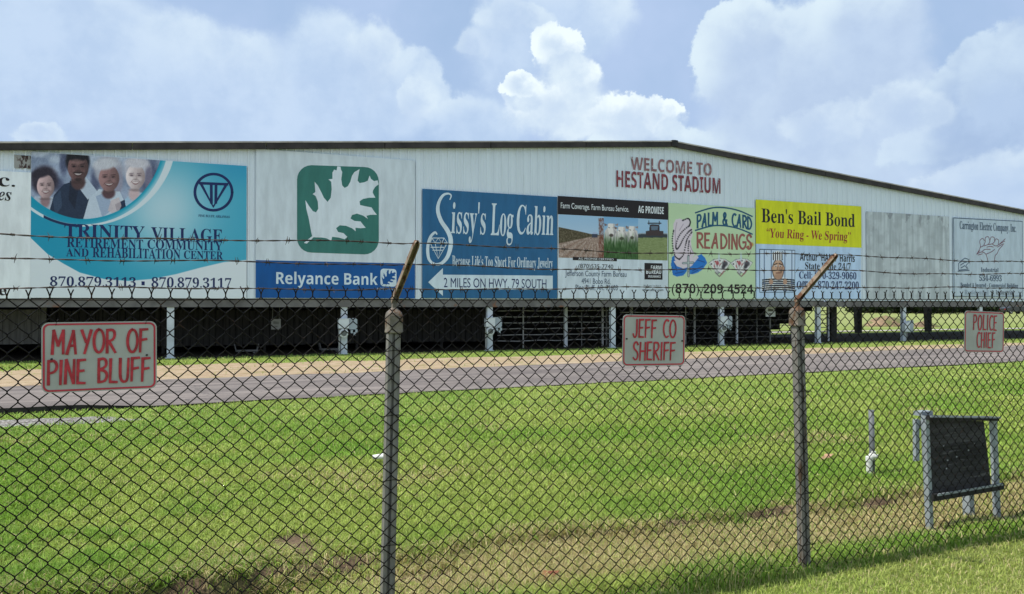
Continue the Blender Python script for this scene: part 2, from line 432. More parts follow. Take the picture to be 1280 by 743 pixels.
# ---- road: an asphalt slab with worn edges
rm = bpy.data.materials.new('worn_asphalt'); rm.use_nodes = True
n = NT(rm.node_tree); b = n.n['Principled BSDF']; t = n.add('ShaderNodeTexCoord'); vec = t.outputs['Object']
mp = n.add('ShaderNodeMapping'); n.l.new(vec, mp.inputs[0]); mp.inputs['Scale'].default_value = (.12, 1.6, 1)
tracks = n.noise(mp.outputs[0], 1.6, 5, .55); agg = n.noise(vec, 55, 4, .7); pat = n.noise(vec, .5, 6, .65)
c = n.mix(n.step(tracks, .38, .66), (.152, .128, .117), (.275, .235, .210))
c = n.mix(n.step(pat, .45, .7, 0, .5), c, (.14, .122, .114))
c = n.mix(n.step(agg, .35, .7, .3, 0), c, (.08, .075, .075))
crk = n.add('ShaderNodeTexVoronoi'); crk.feature = 'DISTANCE_TO_EDGE'
cv = n.v('ADD', vec, n.v('SCALE', n.noise(vec, 1.2, 5, .6, 'Color'), scale=1.6)); n.l.new(cv, crk.inputs['Vector']); crk.inputs['Scale'].default_value = .33
c = n.mix(n.step(crk.outputs['Distance'], .0, .012, .7, 0), c, (.05, .047, .047))
n.set(b.inputs['Base Color'], c); b.inputs['Roughness'].default_value = .88; b.inputs['Specular IOR Level'].default_value = .25
bp = n.add('ShaderNodeBump'); bp.inputs['Strength'].default_value = .3; bp.inputs['Distance'].default_value = .01
n.l.new(agg, bp.inputs['Height']); n.l.new(bp.outputs[0], b.inputs['Normal'])
rs = np.arange(-60, 95, .35)
q0 = road_near(rs) + .22 * (fbm(rs * 1.3, rs * 0 + 1) - .5); q1 = road_far(rs) + .55 * (fbm(rs * .9, rs * 0 + 4) - .5)
m_ = MB(); NS = len(rs)
fr = [0, 0, .02, .25, .5, .75, .985, 1, 1]; zz = [-.06, .10, .113, .11, .115, .105, .075, .045, -.06]
for i in range(NS):
    for k, f_ in enumerate(fr): m_.v.append((rs[i], q0[i] + (q1[i] - q0[i]) * f_, zz[k] - (.075 * float(sstep(-1.0, .5, rs[i] - sq_pix(160, 510)[0])) * max(0, 1 - f_ * 4) if 0 < k < 8 else 0)))
K9 = len(fr)
for i in range(NS - 1):
    for k in range(K9 - 1):
        a = i * K9 + k; m_.f.append((a, a + K9, a + K9 + 1, a + 1)); m_.mi.append(1 if k == 0 else 0)
road = m_.build('road', [rm, mat('painted_shade_asphalt_edge', (.022, .02, .019), .95, var=.5, scale=8)]); road.rotation_euler = (0, 0, ROTZ); tag(road, kind='structure')  # dark asphalt side face, blackened to paint in the shadow at the drop

(ps0, pq0), (ps1, pq1) = sq_pix(1010, 413.6), sq_pix(1240, 413.6)
m_ = MB(); pqm = (pq0 + pq1) / 2
m_.face([(ps0 - 30, pqm - .5, .035), (ps1 + 25, pqm - .5, .035), (ps1 + 25, pqm + .7, .035), (ps0 - 30, pqm + .7, .035)])
path_o = m_.build('path', mat('pale_concrete', (.50, .47, .42), .9, var=.12, scale=1.5)); path_o.rotation_euler = (0, 0, ROTZ); tag(path_o, kind='structure')

# ================================================================== STADIUM
M_wall = mat('ribbed_white_sheet', (.665, .755, .82), .5, var=.04, scale=1.2, spot=(.58, .655, .70), spot_th=.63, spot_sc=1.0, stretch=(2.5, 1, .25))
M_trim = mat('dark_rake_trim', (.035, .03, .028), .6, var=.4, scale=2)
M_roofedge = mat('pale_roof_sheet_edge', (.42, .40, .37), .5, var=.25, scale=1.5)
M_roof = mat('roof_sheet', (.45, .46, .46), .45, .3, var=.1)
M_col = mat('painted_steel_column', (.52, .57, .62), .5, var=.15, scale=2, spot=(.35, .30, .26), spot_th=.66, spot_sc=3)
M_gird = mat('weathered_girder', (.145, .14, .14), .7, var=.3, scale=1.5, spot=(.20, .10, .06), spot_th=.60, spot_sc=1.1)
M_black = mat('black_steel', (.022, .022, .022), .7, var=.3)
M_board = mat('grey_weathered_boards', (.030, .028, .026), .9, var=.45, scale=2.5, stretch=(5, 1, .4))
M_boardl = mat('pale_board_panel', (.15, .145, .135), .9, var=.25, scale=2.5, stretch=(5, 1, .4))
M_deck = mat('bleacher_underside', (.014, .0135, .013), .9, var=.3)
M_pipe = mat('galvanised_pipe', (.33, .33, .325), .55, .2, var=.2, scale=4)
M_dkpipe = mat('dull_pipe', (.14, .14, .135), .7, .1, var=.25, scale=4)
M_redpaint = mat('faded_red_paint', (.21, .045, .06), .7, var=.25, scale=1.5, spot=(.42, .36, .38), spot_th=.57, spot_sc=4.5)
M_redpaint2 = mat('very_faded_red_paint', (.27, .14, .15), .7, var=.2, scale=1.5, spot=(.50, .47, .48), spot_th=.56, spot_sc=4.5)

sA, zA = WALL.loc(840, 178)
s0_, z0_ = WALL.loc(0, 178); s1_, z1_ = WALL.loc(1280, 265)
SLOPE = .5 * ((zA - z0_) / (sA - s0_) + (zA - z1_) / (s1_ - sA))
SL, SR = sA - 31.5, sA + 31.5
def ztop(s): return zA - SLOPE * abs(s - sA)
ZB = WALL.loc(640, 374.5)[1]
stadium = empty('stadium_building', WALL.world(sA, 0, 0), 'long white ribbed metal stadium end wall with low gable roof, carried on pale steel columns', 'stadium')
def st(mb, name, mats, parent=None, **k):
    mb.v = [(x - sA, y, z) for x, y, z in mb.v] if parent is None else mb.v
    return mb.build(name, mats, parent or stadium, **k)
m_ = MB()
pr = []
s = SL
while s < SR:
    for dx_, dy_ in ((0, 0), (.105, 0), (.115, -.008), (.135, -.008), (.145, 0), (.205, 0), (.232, -.032), (.272, -.032)):
        pr.append((s + dx_, dy_))
    s += .3
pr = [p for p in pr if p[0] < SR] + [(SR, 0)]
ex = sorted(pr + [(sA, 0)])
for (a, ya), (c_, yc) in zip(ex[:-1], ex[1:]):
    m_.face([(a, ya, ZB), (c_, yc, ZB), (c_, yc, ztop(c_) - .10), (a, ya, ztop(a) - .10)])
m_.face([(SL, .06, ZB), (SR, .06, ZB), (SR, .06, ztop(SR) - .1), (sA, .06, ztop(sA) - .1), (SL, .06, ztop(SL) - .1)][::-1])
st(m_, 'gable_wall', M_wall, recalc=False)
# roof: two slopes with ribs under a pale edge, ridge cap, dark rake trim
RB = 10.4
def slab(mb, sa, sb, y0, y1, d0, d1):
    za0, zb0 = ztop(sa), ztop(sb)
    P = [(sa, y0, za0 + d0), (sb, y0, zb0 + d0), (sb, y1, zb0 + d0), (sa, y1, za0 + d0), (sa, y0, za0 + d1), (sb, y0, zb0 + d1), (sb, y1, zb0 + d1), (sa, y1, za0 + d1)]
    bb = len(mb.v); mb.v += P
    for f in ((0, 3, 2, 1), (4, 5, 6, 7), (0, 1, 5, 4), (1, 2, 6, 5), (2, 3, 7, 6), (3, 0, 4, 7)): mb.f.append(tuple(bb + i for i in f)); mb.mi.append(mb.cur)
m_ = MB(); slab(m_, SL - .4, sA, -.20, RB, -.02, .03); slab(m_, sA, SR + .4, -.20, RB, -.02, .03)
roof = st(m_, 'roof', M_roofedge)
m_ = MB()
for a, c_ in ((SL - .4, sA - .12), (sA + .12, SR + .4)):
    for k in range(8):
        u0 = a + (c_ - a) * k / 8 + .012; u1 = a + (c_ - a) * (k + 1) / 8 - .012
        slab(m_, u0, u1, -.185, -.06, -.215, -.021)
st(m_, 'rake_trim', M_trim)
m_ = MB(); slab(m_, sA - .14, sA, -.23, RB + .05, -.2, .05); slab(m_, sA, sA + .14, -.23, RB + .05, -.2, .05); st(m_, 'ridge_cap', M_black)
sv, zv = WALL.loc(797, 176)
m_ = MB(); m_.prism([(-.35, 0), (.35, 0), (.22, .14), (-.22, .14)], 1.5, 2.3, 'y'); m_.v = [(x + sv, y, z + ztop(sv) + .02) for x, y, z in m_.v]
st(m_, 'roof_vent', M_roofedge)
# girder under the wall, columns
zg0, zg1 = WALL.loc(0, 386)[1], WALL.loc(0, 376)[1]
zg0, zg1 = ZB - .285, ZB - .035
m_ = MB(); m_.box(SL, SR, .03, .07, zg0, zg1); m_.box(SL, SR, .071, .20, zg1 - .03, zg1); m_.box(SL, SR, .071, .20, zg0, zg0 + .03)
st(m_, 'girder', M_gird)
cols = [WALL.loc(px, 440, .12)[0] for px in (213, 430, 612, 766, 902, 1023, 1130)]
cs = [cols[0] - 5.35 * k for k in range(4, 0, -1)] + cols + [cols[-1] + 5.3 * k for k in range(1, 4)]
for c_ in cs:
    m_ = MB(); m_.box(c_ - .105, c_ + .105, .075, .095, -.1, zg0 - .002); m_.box(c_ - .105, c_ + .105, .21, .23, -.1, zg0 - .002); m_.box(c_ - .012, c_ + .012, .096, .209, -.1, zg0 - .002)
    m_.box(c_ - .15, c_ + .15, .05, .26, -.02, .025)
    st(m_, 'column', M_col)
# tapered frames at the open far side
for px in (700, 880, 1066, 1197):
    x_, y_ = ground_pt(px, 416)
    a = (x_ - WALL.o[0]) * DX + (y_ - WALL.o[1]) * DY
    m_ = MB(); zt = ztop(a) - .25
    m_.prism([(a - .22, -.1), (a + .14, -.1), (a + .14, zt), (a - .62, zt)], 9.3, 9.55, 'y')
    st(m_, 'rear_frame_post', M_black)
# stepped underside of the seating (closes the dark space) and board wall
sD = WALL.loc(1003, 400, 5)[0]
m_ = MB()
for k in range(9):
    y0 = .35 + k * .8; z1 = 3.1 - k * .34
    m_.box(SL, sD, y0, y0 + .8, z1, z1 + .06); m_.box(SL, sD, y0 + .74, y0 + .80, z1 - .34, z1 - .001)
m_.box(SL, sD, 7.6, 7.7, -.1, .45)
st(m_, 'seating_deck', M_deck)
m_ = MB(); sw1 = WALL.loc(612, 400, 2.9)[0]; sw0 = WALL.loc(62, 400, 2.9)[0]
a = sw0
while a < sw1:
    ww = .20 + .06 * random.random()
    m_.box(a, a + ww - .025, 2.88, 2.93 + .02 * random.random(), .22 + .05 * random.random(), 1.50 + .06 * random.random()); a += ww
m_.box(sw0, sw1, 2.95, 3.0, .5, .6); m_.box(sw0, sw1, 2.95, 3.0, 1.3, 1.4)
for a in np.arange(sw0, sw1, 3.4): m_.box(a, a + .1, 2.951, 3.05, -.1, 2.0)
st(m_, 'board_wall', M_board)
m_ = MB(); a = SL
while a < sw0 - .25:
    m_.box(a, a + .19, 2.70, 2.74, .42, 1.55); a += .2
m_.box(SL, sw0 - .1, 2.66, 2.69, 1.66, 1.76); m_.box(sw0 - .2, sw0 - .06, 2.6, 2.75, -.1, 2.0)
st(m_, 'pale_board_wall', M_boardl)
m_ = MB(); ax = WALL.loc(1041, 400, 1.6)[0]; m_.box(ax - .2, ax + .16, 1.5, 1.8, -.1, 3.0); st(m_, 'end_post', M_black)

# ---- text machinery
_tc = {}
U = {}
def _rng(up, lo, dg=None, fix=None):
    d = {}
    for i in range(26):
        d[chr(65 + i)] = chr(up + i); d[chr(97 + i)] = chr(lo + i)
    if dg:
        for i in range(10): d[chr(48 + i)] = chr(dg + i)
    if fix: d.update(fix)
    return d
U['serif'] = _rng(0x1D400, 0x1D41A, 0x1D7CE)
U['serifit'] = _rng(0x1D434, 0x1D44E, 0x1D7CE, {'h': '\u210e'})
U['serifbi'] = _rng(0x1D468, 0x1D482, 0x1D7CE)
U['sansb'] = _rng(0x1D5D4, 0x1D5EE, 0x1D7EC)
U['sansbi'] = _rng(0x1D63C, 0x1D656, 0x1D7EC)
def text_geo(body, style='', bold=0.0, spacing=1.0):
    key = (body, style, bold, spacing)
    if key in _tc: return _tc[key]
    s = ''.join(U[style].get(ch, ch) for ch in body) if style in U else body
    cu = bpy.data.curves.new('lettering', 'FONT'); cu.body = s; cu.size = 1; cu.offset = bold; cu.resolution_u = 3; cu.fill_mode = 'FRONT'
    cu.space_character = spacing
    o = bpy.data.objects.new('lettering', cu); COL.objects.link(o)
    dg = bpy.context.evaluated_depsgraph_get()
    me = bpy.data.meshes.new_from_object(o.evaluated_get(dg))
    v = np.array([(p.co.x, p.co.y) for p in me.vertices]).reshape(-1, 2); f = [tuple(p.vertices) for p in me.polygons]
    bpy.data.objects.remove(o); bpy.data.curves.remove(cu); bpy.data.meshes.remove(me)
    _tc[key] = (v, f); return v, f

# ---- hand lettering made of brush strokes (skeletons in a unit-high cell)
def arc(cx, cy, rx, ry, a0, a1, n=9):
    return [(cx + rx * math.cos(R(a0 + (a1 - a0) * i / (n - 1))), cy + ry * math.sin(R(a0 + (a1 - a0) * i / (n - 1)))) for i in range(n)]
GL = {
 'A': (.74, [[(0, 0), (.40, 1)], [(.38, .98), (.56, 0)], [(.13, .34), (.52, .36)]]),
 'B': (.55, [[(.03, 0), (0, 1)], [(0, .98), (.34, 1), (.48, .86), (.42, .66), (.05, .54)], [(.05, .54), (.42, .46), (.54, .26), (.40, .05), (.03, 0)]]),
 'C': (.52, [arc(.36, .5, .36, .5, 62, 300, 14)]),
 'D': (.58, [[(.02, 0), (0, 1)], [(0, .98), (.3, .93), (.55, .66), (.56, .38), (.34, .07), (.02, 0)]]),
 'E': (.5, [[(.02, 1), (0, 0)], [(.02, .98), (.46, 1)], [(.01, .52), (.38, .54)], [(0, .02), (.46, .0)]]),
 'F': (.5, [[(.02, 1), (0, 0)], [(.02, .98), (.48, 1)], [(.01, .52), (.42, .56)]]),
 'G': (.6, [arc(.36, .5, .36, .5, 62, 340, 14) + [(.69, .46)], [(.42, .46), (.72, .47)]]),
 'H': (.56, [[(.03, 1), (0, 0)], [(.54, 1), (.52, 0)], [(.02, .5), (.54, .53)]]),
 'I': (.14, [[(.06, 1), (.04, 0)]]),
 'J': (.45, [[(.38, 1), (.38, .25), (.28, .04), (.12, .02), (0, .2)]]),
 'L': (.44, [[(.02, 1), (0, .02)], [(0, .02), (.44, .0)]]),
 'M': (.74, [[(0, 0), (.06, 1)], [(.07, 1), (.36, .35)], [(.36, .35), (.68, 1)], [(.68, 1), (.70, 0)]]),
 'N': (.56, [[(0, 0), (.03, 1)], [(.04, 1), (.50, 0)], [(.51, 0), (.53, 1)]]),
 'O': (.66, [arc(.33, .5, .33, .5, 95, 455, 20)]),
 'P': (.52, [[(.02, 0), (0, 1)], [(0, .98), (.36, .98), (.52, .78), (.40, .55), (.04, .46)]]),
 'R': (.56, [[(.02, 0), (0, 1)], [(0, .98), (.38, .98), (.50, .78), (.38, .57), (.05, .49)], [(.12, .5), (.56, 0)]]),
 'S': (.5, [[(.46, .86), (.34, .99), (.14, .97), (.03, .8), (.10, .62), (.36, .46), (.47, .28), (.40, .07), (.2, .0), (.0, .12)]]),
 'U': (.56, [[(0, 1), (.01, .3), (.12, .05), (.32, .0), (.49, .16), (.53, 1)]]),
 'Y': (.60, [[(0, 1), (.28, .48)], [(.60, 1), (.20, 0)]]),
 '&': (.62, [[(.6, .02), (.16, .66), (.18, .92), (.34, .98), (.44, .82), (.34, .62), (.04, .36), (.05, .1), (.24, .0), (.46, .16), (.58, .42)]]),
 ' ': (.42, []),
}
def smooth_poly(pts, n=3):
    if len(pts) < 3: return pts
    P = [np.array(p, float) for p in pts]; out = []
    for i in range(len(P) - 1):
        p0 = P[max(i - 1, 0)]; p1 = P[i]; p2 = P[i + 1]; p3 = P[min(i + 2, len(P) - 1)]
        for k in range(n):
            t = k / n
            out.append(tuple(.5 * ((2 * p1) + (-p0 + p2) * t + (2 * p0 - 5 * p1 + 4 * p2 - p3) * t * t + (-p0 + 3 * p1 - 3 * p2 + p3) * t ** 3)))
    return out + [tuple(P[-1])]
def stroke_mesh(mb, pts, w, y, taper=True):
    """flat ribbon along pts (x,z); w a width or a list of widths"""
    pts = [np.array(p, float) for p in pts]; n_ = len(pts)
    ws = w if isinstance(w, (list, tuple)) else [w] * n_
    b0 = len(mb.v)
    for i, p in enumerate(pts):
        t = pts[min(i + 1, n_ - 1)] - pts[max(i - 1, 0)]
        l = np.linalg.norm(t); t = t / l if l > 1e-9 else np.array([1., 0])
        nn = np.array([-t[1], t[0]])
        if i == 0: p = p - t * ws[0] * .35
        if i == n_ - 1: p = p + t * ws[-1] * .35
        for sgn in (1, -1): mb.v.append((*(p + nn * sgn * ws[i] / 2)[:1], y, (p + nn * sgn * ws[i] / 2)[1]))
    for i in range(n_ - 1):
        a = b0 + 2 * i; mb.f.append((a, a + 1, a + 3, a + 2)); mb.mi.append(mb.cur)
def hand_text(mb, body, x0, x1, z0, z1, w, y, gap=.20, slant=0.0, jitter=.02, path=None):
    adv = 0; items = []
    for ch in body:
        gw, st_ = GL[ch]; items.append((adv, st_)); adv += gw + gap
    adv -= gap
    sx = (x1 - x0) / adv; h = z1 - z0; k = 0
    for a, strokes in items:
        j = random.uniform(-jitter, jitter)
        for s_ in strokes:
            pts = smooth_poly(s_, 3)
            q = []
            for px_, pz_ in pts:
                X = x0 + (a + px_) * sx + slant * pz_ * h; Z = z0 + (pz_ + j) * h
                if path: Z += path((X - x0) / (x1 - x0))
                q.append((X, Z))
            n_ = len(q); ww = [w * (1.08 - .22 * i / max(1, n_ - 1)) for i in range(n_)]
            stroke_mesh(mb, q, ww, y - .00035 * (k % 5)); k += 1

# ---- billboards
class Sign:
    def __init__(s, name, label, px0, px1, pyt, pyb, group='advertising signs on the stadium wall', frame=WALL, y0=-.062, cat='billboard'):
        s.F = frame; s.y0 = y0
        a, zt = frame.loc(px0, pyt); zb = frame.loc(px0, pyb)[1]; c_ = frame.loc(px1, pyb)[0]
        s.a, s.c, s.zb, s.zt = a, c_, zb, zt
        s.sm = (a + c_) / 2
        s.root = empty(name, frame.world(s.sm, 0, zb), label, cat, group)
    def L(s, px, py):
        a, z = s.F.loc(px, py); return (a - s.sm, z - s.zb)
    def y(s, layer): return s.y0 - .004 * layer
    def panel(s, m, name='panel', quad=None, layer=0, thick=.028):
        if quad is None: x0, x1, z0, z1 = s.a - s.sm, s.c - s.sm, 0, s.zt - s.zb
        else:
            x0, z1 = s.L(quad[0], quad[1]); x1, z0 = s.L(quad[2], quad[3]); z0 = s.L(quad[0], quad[3])[1]
        mb = MB(); mb.box(x0, x1, s.y(layer), s.y(layer) + thick, z0, z1)
        return mb.build(name, m, s.root)
    def poly(s, name, pts, m, layer=1):
        mb = MB(); mb.flat([s.L(*p) for p in pts], s.y(layer)); return mb.build(name, m, s.root)
    def text(s, body, x0, x1, yt, yb, m, layer=2, style='', bold=0.0, shear=0.0, name='lettering', spacing=1.0):
        v, f = text_geo(body, style, bold, spacing); v = v.copy(); v[:, 0] += shear * v[:, 1]
        lo = v.min(0); hi = v.max(0); u = (v - lo) / (hi - lo)
        X0, Z1 = s.L(x0, yt); Z0 = s.L(x0, yb)[1]; X1 = s.L(x1, (yt + yb) / 2)[0]
        mb = MB(); yy = s.y(layer)
        mb.v = [(X0 + a * (X1 - X0), yy, Z0 + c_ * (Z1 - Z0)) for a, c_ in u]; mb.f = f; mb.mi = [0] * len(f)
        return mb.build(name, m, s.root)
    def lines(s, name, polys, m, wpx, layer=2, sm=0):
        mb = MB()
        for k, pl in enumerate(polys):
            q = [s.L(*p) for p in pl]
            if sm: q = smooth_poly(q, sm)
            u = (s.L(641, 300)[0] - s.L(640, 300)[0])
            ws = [x * u for x in np.interp(np.linspace(0, 1, len(q)), np.linspace(0, 1, len(wpx)), wpx)] if isinstance(wpx, (list, tuple)) else wpx * u
            stroke_mesh(mb, q, ws, s.y(layer) - .0006 * (k % 5))
        return mb.build(name, m, s.root)
    def paint(s, name, x0, x1, yt, yb, fn, layer=1, res=1.0, m=None):
        """printed picture: a fine grid whose colours are worked out in the coordinates of the print"""
        X0, Z1 = s.L(x0, yt); X1 = s.L(x1, yb)[0]; Z0 = s.L(x0, yb)[1]
        nx = max(2, int((x1 - x0) * res)); nz_ = max(2, int((yb - yt) * res))
        gx, gz = np.meshgrid(np.linspace(X0, X1, nx), np.linspace(Z1, Z0, nz_))
        px, py = s.F.pix(gx + s.sm, gz + s.zb)
        rgb = fn(px, py)
        vv = np.stack([gx, np.full_like(gx, s.y(layer)), gz], -1).reshape(-1, 3)
        ii = np.arange(nz_ - 1)[:, None] * nx + np.arange(nx - 1)[None, :]
        fc = np.stack([ii, ii + nx, ii + nx + 1, ii + 1], -1).ravel()
        return np_mesh(name, vv, fc, 4, m or M_print, linA(rgb).reshape(-1, 3), s.root)
M_print = mat_attr('printed_vinyl', rough=.45)
class Paint:
    def __init__(s, px, py, col): s.x = px; s.y = py; s.c = np.ones(px.shape + (3,)) * np.array(col, float)
    def put(s, mask, col): 
        col = np.asarray(col, float); s.c = s.c * (1 - mask[..., None]) + col * mask[..., None]
    def ell(s, cx, cy, rx, ry, col, soft=.15, rot=0.0, al=1.0):
        c_, si = math.cos(R(rot)), math.sin(R(rot)); dx, dy = s.x - cx, s.y - cy
        d = np.sqrt(((dx * c_ + dy * si) / rx) ** 2 + ((-dx * si + dy * c_) / ry) ** 2)
        s.put(al * sstep(1 + soft, 1 - soft, d), col)
    def poly(s, pts, col, al=1.0):
        ins = np.zeros(s.x.shape, bool); n_ = len(pts)
        for i in range(n_):
            (x1, y1), (x2, y2) = pts[i], pts[(i + 1) % n_]
            if y1 == y2: continue
            c_ = ((y1 > s.y) != (y2 > s.y)) & (s.x < (x2 - x1) * (s.y - y1) / (y2 - y1) + x1); ins ^= c_
        s.put(al * ins.astype(float), col)
    def line(s, a, b, w, col, al=1.0):
        ax, ay = a; bx, by = b; L2 = (bx - ax) ** 2 + (by - ay) ** 2
        t = np.clip(((s.x - ax) * (bx - ax) + (s.y - ay) * (by - ay)) / L2, 0, 1)
        d = np.hypot(s.x - ax - t * (bx - ax), s.y - ay - t * (by - ay)); s.put(al * sstep(w * .5 + .35, w * .5 - .35, d), col)
    def noise(s, amp, sc, o=4, seed=0):
        s.c = s.c + amp * ((fbm(s.x * sc + seed, s.y * sc + seed * 3, o) - .5) * 2)[..., None]
def flatm(name, rgb, rough=.5, var=.10): return mat(name, lin(rgb), rough, var=var, scale=1.3, stretch=(2.5, 1, .6))

# ================================================================== SIGN CONTENTS
I_white = flatm('sign_white', (226, 234, 238)); I_navy = flatm('ink_navy', (22, 40, 92)); I_black = flatm('ink_black', (26, 24, 26))
I_teal = flatm('ink_teal', (0, 140, 175)); I_green = flatm('leaf_green', (54, 116, 108)); I_blue = flatm('bank_blue', (4, 82, 150))
I_cabin = flatm('cabin_blue', (38, 98, 142)); I_pale = flatm('pale_print', (205, 222, 232)); I_yel = flatm('acid_yellow', (212, 216, 22))
I_red = flatm('ink_red', (150, 50, 45)); I_blk2 = flatm('header_black', (28, 22, 26)); I_lime = flatm('pale_green_panel', (186, 214, 170))
I_bail = flatm('pale_blue_panel', (186, 212, 240)); I_dkteal = flatm('deep_teal', (30, 84, 116)); I_brick = flatm('brown_red', (152, 92, 84))
I_grey = flatm('ink_grey', (92, 98, 108)); I_wash = flatm('washed_panel', (188, 204, 216)); I_hand = flatm('ink_maroon', (120, 70, 82)); I_steel = flatm('ink_steel', (60, 80, 104))
I_faint = flatm('ink_faint', (150, 165, 180))

# painted wall letters
def wall_letters(body, x0, x1, yt, yb, m, bold, style=''):
    v, f = text_geo(body, style, bold); lo, hi = v.min(0), v.max(0); u = (v - lo) / (hi - lo)
    X0, Z1 = WALL.loc(x0, yt); Z0 = WALL.loc(x0, yb)[1]; X1 = WALL.loc(x1, yb)[0]
    mb = MB(); mb.v = [(X0 + a * (X1 - X0) - sA, -.036, Z0 + c_ * (Z1 - Z0)) for a, c_ in u]; mb.f = f; mb.mi = [0] * len(f)
    o = mb.build('lettering', m, stadium); return o
wall_letters('WELCOME TO', 788, 889, 196, 212.5, M_redpaint2, 0, 'sansb')
wall_letters('HESTAND STADIUM', 770, 900, 213, 234, M_redpaint, 0, 'sansb')

# 1  white sign running out of the frame on the left
S1 = Sign('billboard', 'plain white billboard cut off by the photo edge, showing black letters c. and es', -72, 38.5, 210, 373)
S1.panel(I_white)
S1.text('c.', -2, 19.5, 222, 233.5, I_black, style='serif'); S1.text('es', -2, 15, 240, 251, I_black, style='serifbi'); S1.text('e', -1, 9, 360.5, 369.5, I_black, style='serif')

# 2  retirement community
S2 = Sign('billboard', 'teal and white billboard with four smiling faces reading TRINITY VILLAGE', 39.5, 308, 190, 372.5)
S2.panel(I_white)
def trinity(px, py):
    p = Paint(px, py, (218, 228, 234))
    # teal field: everything above a sagging curve
    cur = np.interp(px, [38, 60, 80, 100, 130, 160, 190, 220, 250, 280, 310], [297, 318, 330, 341, 349, 351.5, 349, 343, 335, 328, 325])
    tl = sstep(cur + .6, cur - .6, py)
    t = np.clip((px - 60) / 250, 0, 1)
    glow = np.exp(-(((px - 205) / 62) ** 2 + ((py - 262) / 62) ** 2))
    teal = np.stack([24 + 40 * t, 150 + 18 * t, 184 + 14 * t], -1)
    teal = teal * (1 - .85 * glow[..., None]) + np.array([205, 226, 236]) * .85 * glow[..., None]
    top = sstep(250, 205, py) * sstep(230, 300, px); teal = teal * (1 - .35 * top[..., None]) + np.array([20, 132, 188]) * .35 * top[..., None]
    p.c = p.c * (1 - tl[..., None]) + teal * tl[..., None]
    d = np.hypot(px - 104, (py - 172) * .985)
    ang = np.degrees(np.arctan2(py - 172, px - 104))
    wd = np.interp(ang, [0, 20, 50, 80, 110, 140], [9, 8.5, 5, 2.4, 3.4, 3.4])
    ring = sstep(107, 107.8, d) * sstep(107.8 + wd, 107 + wd, d); p.put(ring * (py < 300), (214, 228, 236))
    dk = sstep(107.3, 108, d) * sstep(111.2, 110.5, d) * (px > 55) * (px < 101) * (py > 240); p.put(dk, (22, 44, 84))
    p.put((sstep(107, 100, d)), (0, 150, 182))
    ph = sstep(101.2, 100.2, d + np.where(px < 100, (100 - px) * .06, 0))
    q = Paint(px, py, (150, 164, 190))
    q.noise(38, .07, 5, 3)
    for a in ((50, 192, 12, 5), (70, 200, 9, 5), (122, 200, 14, 9), (150, 195, 10, 6), (62, 215, 8, 5)): q.ell(*a, (196, 208, 226), .5, al=.7)
    for a in ((80, 205, 5, 14), (186, 222, 13, 24), (120, 225, 6, 14), (74, 232, 6, 8)): q.ell(*a, (62, 68, 98), .5, al=.75)
    def face(cx, cy, rx, ry, sk, hair, dark, rot=0, tash=False):
        sk = np.array(sk, float); hi = np.minimum(sk * 1.16, 246); X = (px - cx) / rx; Y = (py - cy) / ry
        wj = 1 - .22 * np.clip(Y, 0, 1) ** 2                                           # jaw narrower than the brow
        ov = sstep(1.05, .93, np.sqrt((X / wj) ** 2 + Y ** 2))
        shade = np.clip(.5 + .55 * X + .16 * Y, 0, 1)[..., None]                       # lit from the left in the print
        skin = hi * (1 - shade) + sk * .72 * shade
        q.c = q.c * (1 - ov[..., None]) + skin * ov[..., None]
        for sx in (-1, 1):
            ex = cx + sx * rx * .40
            q.ell(ex, cy - ry * .15, rx * .27, ry * .11, sk * .70, .6, rot, .7)           # socket
            q.ell(ex, cy - ry * .13, rx * .15, ry * .045, dark, .4, rot, .9)              # eye
            q.line((ex - rx * .22, cy - ry * .29 + .3), (ex + rx * .22, cy - ry * .30), ry * .05, dark, .7)
            q.ell(ex + sx * rx * .06, cy + ry * .16, rx * .22, ry * .14, hi, .7, rot, .45)  # cheek
            q.line((cx + sx * rx * .24, cy + ry * .18), (cx + sx * rx * .50, cy + ry * .42), rx * .07, sk * .68, .55)
        q.line((cx + rx * .06, cy - ry * .12), (cx + rx * .12, cy + ry * .12), rx * .12, sk * .78, .6)
        q.ell(cx, cy + ry * .17, rx * .19, ry * .05, sk * .62, .5, rot, .7)                # under the nose
        if tash: q.ell(cx, cy + ry * .30, rx * .46, ry * .065, (40, 30, 32), .4, rot, .8); q.ell(cx, cy + ry * .80, rx * .34, ry * .13, (44, 33, 35), .5, rot, .75)
        my = cy + ry * .36 - ry * .10 * (X / .5) ** 2 * .6                                # mouth: a smile, teeth above, lip below
        inm = (np.abs(X) < .46)
        lipm = sstep(ry * .24, ry * .20, py - my + ry * .20 * (X / .46) ** 2) * (py > my) * inm
        q.put(lipm * .9, sk * .62 * np.array([1.06, .9, .92]))
        th = sstep(ry * .13, ry * .10, py - my + ry * .10 * (X / .40) ** 2) * (py > my + ry * .02) * (np.abs(X) < .38)
        q.put(th * .95, np.minimum(sk * .35 + 158, 240))
        q.ell(cx, cy + ry * .99, rx * .6, ry * .10, sk * .55, .7, rot, .6)
    # first woman
    q.ell(56, 226, 17, 18, (48, 42, 56), .25); q.noise(8, .5, 2, 9)
    q.poly([(38, 262), (44, 246), (70, 247), (76, 266), (70, 290), (38, 290)], (178, 190, 208)); q.ell(57, 251, 6, 9, (150, 124, 130), .3)
    face(57.5, 234, 11, 15.5, (196, 168, 170), None, (50, 34, 42)); q.ell(52, 217, 13, 5.5, (44, 38, 50), .35, -14)
    # man
    q.poly([(60, 272), (68, 244), (80, 231), (96, 226), (112, 232), (126, 246), (130, 280), (60, 280)], (38, 52, 76))
